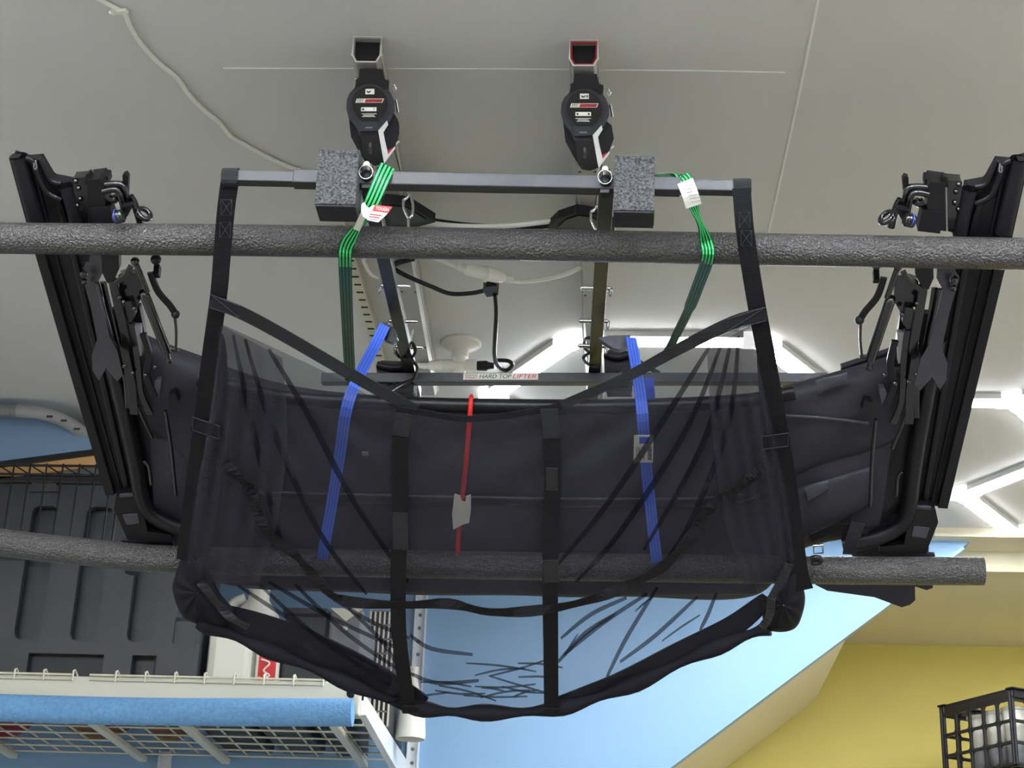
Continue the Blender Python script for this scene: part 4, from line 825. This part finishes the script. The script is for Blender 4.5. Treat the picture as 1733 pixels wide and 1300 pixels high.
# white jug and red packet
JG = tag(empty('plastic_jug', PY(385, 1140, YT+.08)), 'cream plastic jug with a rounded shoulder beside the tote', 'jug')
j0 = PY(342, 1100, YT).x+.006; j1 = PY(430, 1100, YT).x; zj = PY(380, 1045, YT).z
MB().box(((j0+j1)/2, YT+.09, (zb+zj)/2), (j1-j0, .16, zj-zb)).build('jug_body', M['white'], JG, .022)
jc = V((j1-.02, YT+.09, zj))
MB().lathe([(.055, -.005), (.05, .03), (.028, .06), (.024, .065), (.024, .09), (0, .09)], jc, (0, 0, 1), 20).build('jug_neck', M['white'], JG)
MB().tube(spline([V((j0+.02, YT+.09, zj-.01)), V((j0+.03, YT+.09, zj+.05)), V((j1-.05, YT+.09, zj+.07))], 5), .012, 10).build('jug_handle', M['white'], JG)
PK = tag(empty('snack_packet', PY(450, 1140, YT)), 'red and white printed packet beside the cream jug', 'packet')
k0 = j1+.004; k1 = PY(468, 1110, YT).x; zp = PY(450, 1060, YT).z
MB().box(((k0+k1)/2, YT+.05, (zb+zp)/2), (k1-k0, .08, zp-zb)).build('packet_box', M['paper'], PK, .003)
MB().box(((k0+k1)/2+.003, YT+.0095, (zb+zp)/2-.004), (k1-k0-.008, .001, zp-zb-.014)).build('red_panel', M['redink'], PK)
pcx = (k0+k1)/2
MB().tube(spline([V((pcx-.012, YT+.008, zb+.07)), V((pcx+.008, YT+.008, zb+.062)), V((pcx-.004, YT+.008, zb+.045)), V((pcx+.010, YT+.008, zb+.034)), V((pcx-.010, YT+.008, zb+.026))], 5), .0022, 6).build('printed_swirl', M['paper'], PK)
MB().torus(V((pcx-.014, YT+.008, zb+.022)), (0, 1, 0), .008, .002, 16, 6).build('printed_swirl', mat('gold_print', (220, 180, 90), .5), PK)
# things further right on the shelf, seen through the sling
def shelf_box(name, label, cat, px0, px1, py, yd, dp, mt, extra=None):
    a_ = PY(px0, 1100, yd).x; b_ = PY(px1, 1100, yd).x; zz = PY((px0+px1)/2, py, yd).z
    t = tag(empty(name, ((a_+b_)/2, yd+dp/2, zb)), label, cat)
    MB().box(((a_+b_)/2, yd+dp/2, (zb+zz)/2), (b_-a_, dp, zz-zb)).build('body', mt, t, .006)
    if extra: extra(t, a_, b_, zz, yd)
    return t
def lidded(t, a_, b_, zz, yd): MB().box(((a_+b_)/2, yd+.08, zz+.006), (b_-a_+.01, .18, .014)).build('lid', M['totedark'], t, .003)
shelf_box('storage_box', 'black box behind the red packet on the shelf', 'box', 478, 548, 1040, 3.72, .2, M['totedark'], lidded)
def dial(t, a_, b_, zz, yd):
    MB().lathe([(.006, 0), (.006, .003), (0, .003)], V(((a_+b_)/2, yd-.0005, zz-.045)), (0, -1, 0), 12).build('white_dot', M['white'], t)
    MB().prism([V((a_, yd-.002, zz)), V((b_, yd-.002, zz)), V(((a_+b_)/2, yd-.002, zz-.03))], V((0, .002, 0))).build('pale_flap', M['shelf'], t)
shelf_box('storage_box', 'dark grey box with a white dot, seen through the sling', 'box', 554, 610, 1030, 3.72, .22, M['grey'], dial)
def gridface(t, a_, b_, zz, yd):
    for k in range(6): MB().box((a_+(b_-a_)*k/5, yd-.003, (zb+zz)/2), (.004, .005, zz-zb)).build('grid_bar', M['shelf'], t)
    for k in range(9): MB().box(((a_+b_)/2, yd-.003, zb+(zz-zb)*k/8), (b_-a_, .005, .004)).build('grid_bar', M['grey'], t)
shelf_box('wire_cube', 'dark cube with a pale wire grid front at the shelf end', 'wire cube', 624, 664, 1035, 4.05, .3, M['totedark'], gridface)
BT = tag(empty('spray_bottle', PY(700, 1120, 4.2)), 'white cone-shaped bottle seen through the sling by the upright', 'bottle')
bc = V((PY(702, 1110, 4.2).x, 4.2, zb))
MB().lathe([(.036, 0), (.038, .01), (.034, .06), (.016, .13), (.011, .15), (.011, .165), (0, .165)], bc, (0, 0, 1), 20).build('bottle_body', M['white'], BT)
MB().lathe([(.013, .16), (.013, .18), (0, .18)], bc, (0, 0, 1), 14).build('bottle_cap', M['white'], BT)
# behind the tote: what shows through the deck
rbp = PZ(15, 1258, ZD+.005)
tag(MB().ball(V((rbp.x-.03, 4.345, zb+.11)), .11, 24).build('rubber_ball', M['redball']), 'dark red ball on the shelf behind the tote, seen through the deck', 'ball')
for px, w_, lab in ((128, .19, 'brown leather bundle beside the red ball, seen through the wire deck'), (252, .12, 'smaller brown leather bundle under the tote end, seen through the deck')):
    bx_ = PZ(px, 1240, ZD).x; rows_ = []
    for i in range(9):
        q = math.pi*i/8; rows_.append([V((bx_+w_/2*math.cos(q), 4.31+.16*math.sin(q)*math.cos(2*math.pi*k/16)*(1+.15*math.sin(k*2+i)), zb+.075+.07*math.sin(q)*math.sin(2*math.pi*k/16)*(1+.1*math.cos(k*3)))) for k in range(17)])
    tag(MB().grid(rows_).build('leather_bundle', M['brown']), lab, 'bundle')
for px0, px1, yd, dp, mt, lab in ((345, 428, 4.08, .36, 'totedark', 'black bin on the shelf, its base seen through the deck'), (442, 518, 4.08, .36, 'tote', 'charcoal bin on the shelf behind the red packet, seen through the deck'), (536, 592, 4.08, .38, 'totedark', 'black bin near the shelf end, seen through the deck')):
    a_ = PZ(px0, 1245, ZD).x; b_ = PZ(px1, 1245, ZD).x
    t = tag(empty('storage_bin', ((a_+b_)/2, yd+dp/2, zb)), lab, 'bin')
    MB().box(((a_+b_)/2, yd+dp/2, zb+.05), (b_-a_, dp, .10)).build('bin_body', M[mt], t, .008)
    MB().box(((a_+b_)/2, yd+dp/2, zb+.105), (b_-a_+.015, dp+.015, .012)).build('bin_lid', M['grey'], t, .003)
# black wire rack in front of the tote, plywood strip, blue panel and grey pipe at the ceiling
WR = tag(empty('wire_rack', PY(90, 790, 3.63)), 'black wire rack with a zigzag top rail in front of the tote', 'wire rack')
rk = [PY(-160, 796, 3.63), PY(205, 792, 3.63)]; za = rk[1].z+.003
MB().tube([V((rk[0].x, 3.63, za)), V((rk[1].x, 3.63, za))], .003, 6).tube([V((rk[0].x, 3.63, za-.022)), V((rk[1].x, 3.63, za-.022))], .003, 6).build('rail_wire', M['wire'], WR)
xs_ = []; x = rk[1].x-.02
while x > rk[0].x: xs_.append(x); x -= .0382
for i, x in enumerate(xs_):
    MB().tube([V((x, 3.628, za+.004)), V((x, 3.628, za-.205))], .0022, 6).build('rack_rod', M['wire'], WR)
    if i+1 < len(xs_): MB().tube([V((x, 3.632, za-.022)), V((xs_[i+1], 3.632, za))], .0018, 6).build('rack_brace', M['wire'], WR)
MB().tube([V((rk[0].x, 3.63, za-.205)), V((rk[1].x, 3.63, za-.205))], .003, 6).build('rail_wire', M['wire'], WR)
for x in (rk[0].x+.02, rk[1].x): MB().tube([V((x, 3.634, za-.205)), V((x, 3.634, ZC))], .003, 6).build('hanger_wire', M['wire'], WR)
pw = tag(empty('plywood_board', PY(60, 790, 3.86)), 'tan plywood board edge with a black strip above the tote', 'board')
MB().prism([PY(x, y, 3.665) for x, y in ((-120, 826), (-120, 806), (215, 762), (215, 782))], V((0, .010, .0))).build('board', M['ply'], pw)
MB().prism([PY(x, y, 3.658) for x, y in ((-120, 806), (-120, 790), (215, 745), (215, 762))], V((0, .02, 0))).build('black_strip', M['satin'], pw)
pn = tag(empty('blue_panel', PY(60, 740, 3.78)), 'slate blue panel hung at the ceiling behind the grey pipe', 'panel')
MB().prism([PY(x, y, 3.655) for x, y in ((-150, 702), (0, 704), (60, 709), (110, 722), (150, 742), (172, 758), (-150, 800))], V((0, .008, 0))).build('panel_board', M['slate'], pn)
gp = tag(empty('conduit', PY(60, 695, 3.72)), 'grey bent pipe with faded black lettering under the ceiling', 'pipe')
pth = spline([PZ(-160, 690, 2.972), PZ(0, 694, 2.972), PZ(22, 695, 2.972), PZ(75, 700, 2.968), PZ(118, 717, 2.955), PZ(152, 745, 2.935), PZ(175, 785, 2.90)], 6)
MB().tube(pth, .0155, 14).build('pipe', M['pipe'], gp)
MB().tube(pth[:14], .0168, 14).build('pipe_sleeve', M['grey'], gp)
for x, y in ((84, 705), (108, 712), (130, 726)): MB().box(PY(x, y, 3.575), (.014, .002, .005)).build('faded_print', M['ink'], gp)

# ---- crate of white cups by the yellow wall, on a shelf board
def crate(name, label, o, ex_, ey, wx, wy, h, nx, ny, nz):
    t = tag(empty(name, o + ex_*wx/2 + ey*wy/2), label, 'crate', 'stacked crates')
    up = V((0, 0, 1))
    def wall(p, d, nrm, L_, n_):
        ax_ = (d, nrm, up)
        for k in range(n_+1): MB().box(p + d*(L_*k/n_) + up*h/2, (.010 if 0 < k < n_ else .018, .008, h), ax_).build('crate_post', M['crate'], t, .002)
        for k in range(nz+1): MB().box(p + d*(L_/2) + up*(h*k/nz*.86+.004), (L_, .008, .009), ax_).build('crate_rail', M['crate'], t, .0015)
        MB().box(p + d*(L_/2) + up*(h-.010) - nrm*.004, (L_+.012, .016, .022), ax_).build('crate_rim', M['crate'], t, .002)
        for k in range(n_): MB().box(p + d*(L_*(k+.0)/n_) + up*(h-.012) - nrm*.012, (.003, .010, .024), ax_).build('rim_rib', M['crate'], t)
        MB().box(p + d*(L_/2) + up*(h+.002) - nrm*.010, (L_+.03, .028, .003), ax_).build('rim_flange', M['crate'], t)
        # rounded corners of the openings
        for i in range(n_):
            for k in range(nz):
                cx_ = p + d*(L_*(i+.5)/n_) + up*(h*(k+.5)/nz*.86+.004); a_ = L_/n_/2-.005; b_ = h*.43/nz-.0045
                for sx_ in (-1, 1):
                    for sz in (-1, 1):
                        c0 = cx_ + d*sx_*a_ + up*sz*b_; r_ = .007
                        MB().prism([c0 - nrm*.003, c0 - d*sx_*r_ - nrm*.003, c0 - d*sx_*r_*.3 - up*sz*r_*.3 - nrm*.003, c0 - up*sz*r_ - nrm*.003], nrm*.006).build('corner_web', M['crate'], t)
    wall(o, ey, -ex_*1., wy, ny)
    wall(o, ex_, ey, wx, nx)
    wall(o+ex_*wx, ey, ex_, wy, ny)
    wall(o+ey*wy, ex_, ey, wx, nx)
    MB().box(o + ex_*wx/2 + ey*wy/2 + up*.004, (wx, wy, .008), (ex_, ey, up)).build('crate_floor', M['crate'], t)
    return t
ztop = 2.635; c0 = V((1.075, 4.75, ztop-.205)); ey = V((-.149, .25, 0)).normalized(); exx = V((ey.y, -ey.x, 0))
crate('milk_crate', 'black open-sided crate holding white containers by the yellow wall', c0, exx, ey, .28, .28, .205, 5, 5, 3)
crate('milk_crate', 'black crate underneath the crate of white containers', c0-V((0, 0, .215)), exx, ey, .28, .28, .205, 5, 5, 3)
zsup = c0.z-.215
bs = tag(empty('storage_rack', c0+V((.1, .1, -1))), 'plain board on posts carrying the stacked crates', 'rack')
cc = c0 + exx*.14 + ey*.14
MB().box((cc.x, cc.y, zsup-.012), (.42, .42, .022), (exx, ey, V((0, 0, 1)))).build('board', M['ply'], bs)
for a_ in (-.18, .18):
    for b_ in (-.18, .18): MB().box(V((cc.x, cc.y, (zsup-.023)/2))+exx*a_+ey*b_, (.03, .03, zsup-.023), (exx, ey, V((0, 0, 1)))).build('post', M['shelf'], bs)
tb = lambda a_, b_, z_: c0 + exx*a_ + ey*b_ + V((0, 0, z_))
labs = ['at the near corner', 'behind the near corner', 'in the middle of the row', 'at the far left end']
for i, (a_, b_) in enumerate(((.055, .05), (.055, .12), (.055, .19), (.16, .06))):
    t = tag(empty('white_tub', tb(a_, b_, .008)), 'white plastic tub inside the upper crate, %s' % ['nearest its front corner', 'second from its front corner', 'third from its front corner', 'behind its right-hand side'][i], 'tub', 'white tubs in the crate')
    o_ = tb(a_, b_, .008+.06)
    MB().lathe([(0, 0), (.026, 0), (.033, .10), (.031, .10), (.025, .004), (0, .004)], o_, (0, 0, 1), 20).build('tub_wall', M['white'], t)
    MB().lathe([(.033, .092), (.036, .094), (.036, .101), (.031, .101)], o_, (0, 0, 1), 20).build('tub_rim', M['white'], t)
    MB().lathe([(0, -.06), (.024, -.06), (.026, 0), (0, 0)], o_, (0, 0, 1), 20).build('tub_base', M['grey'], t)
# ------------------------------------------------------------------ tidy up helper properties
for o in bpy.data.objects:
    if '_at' in o: del o['_at']
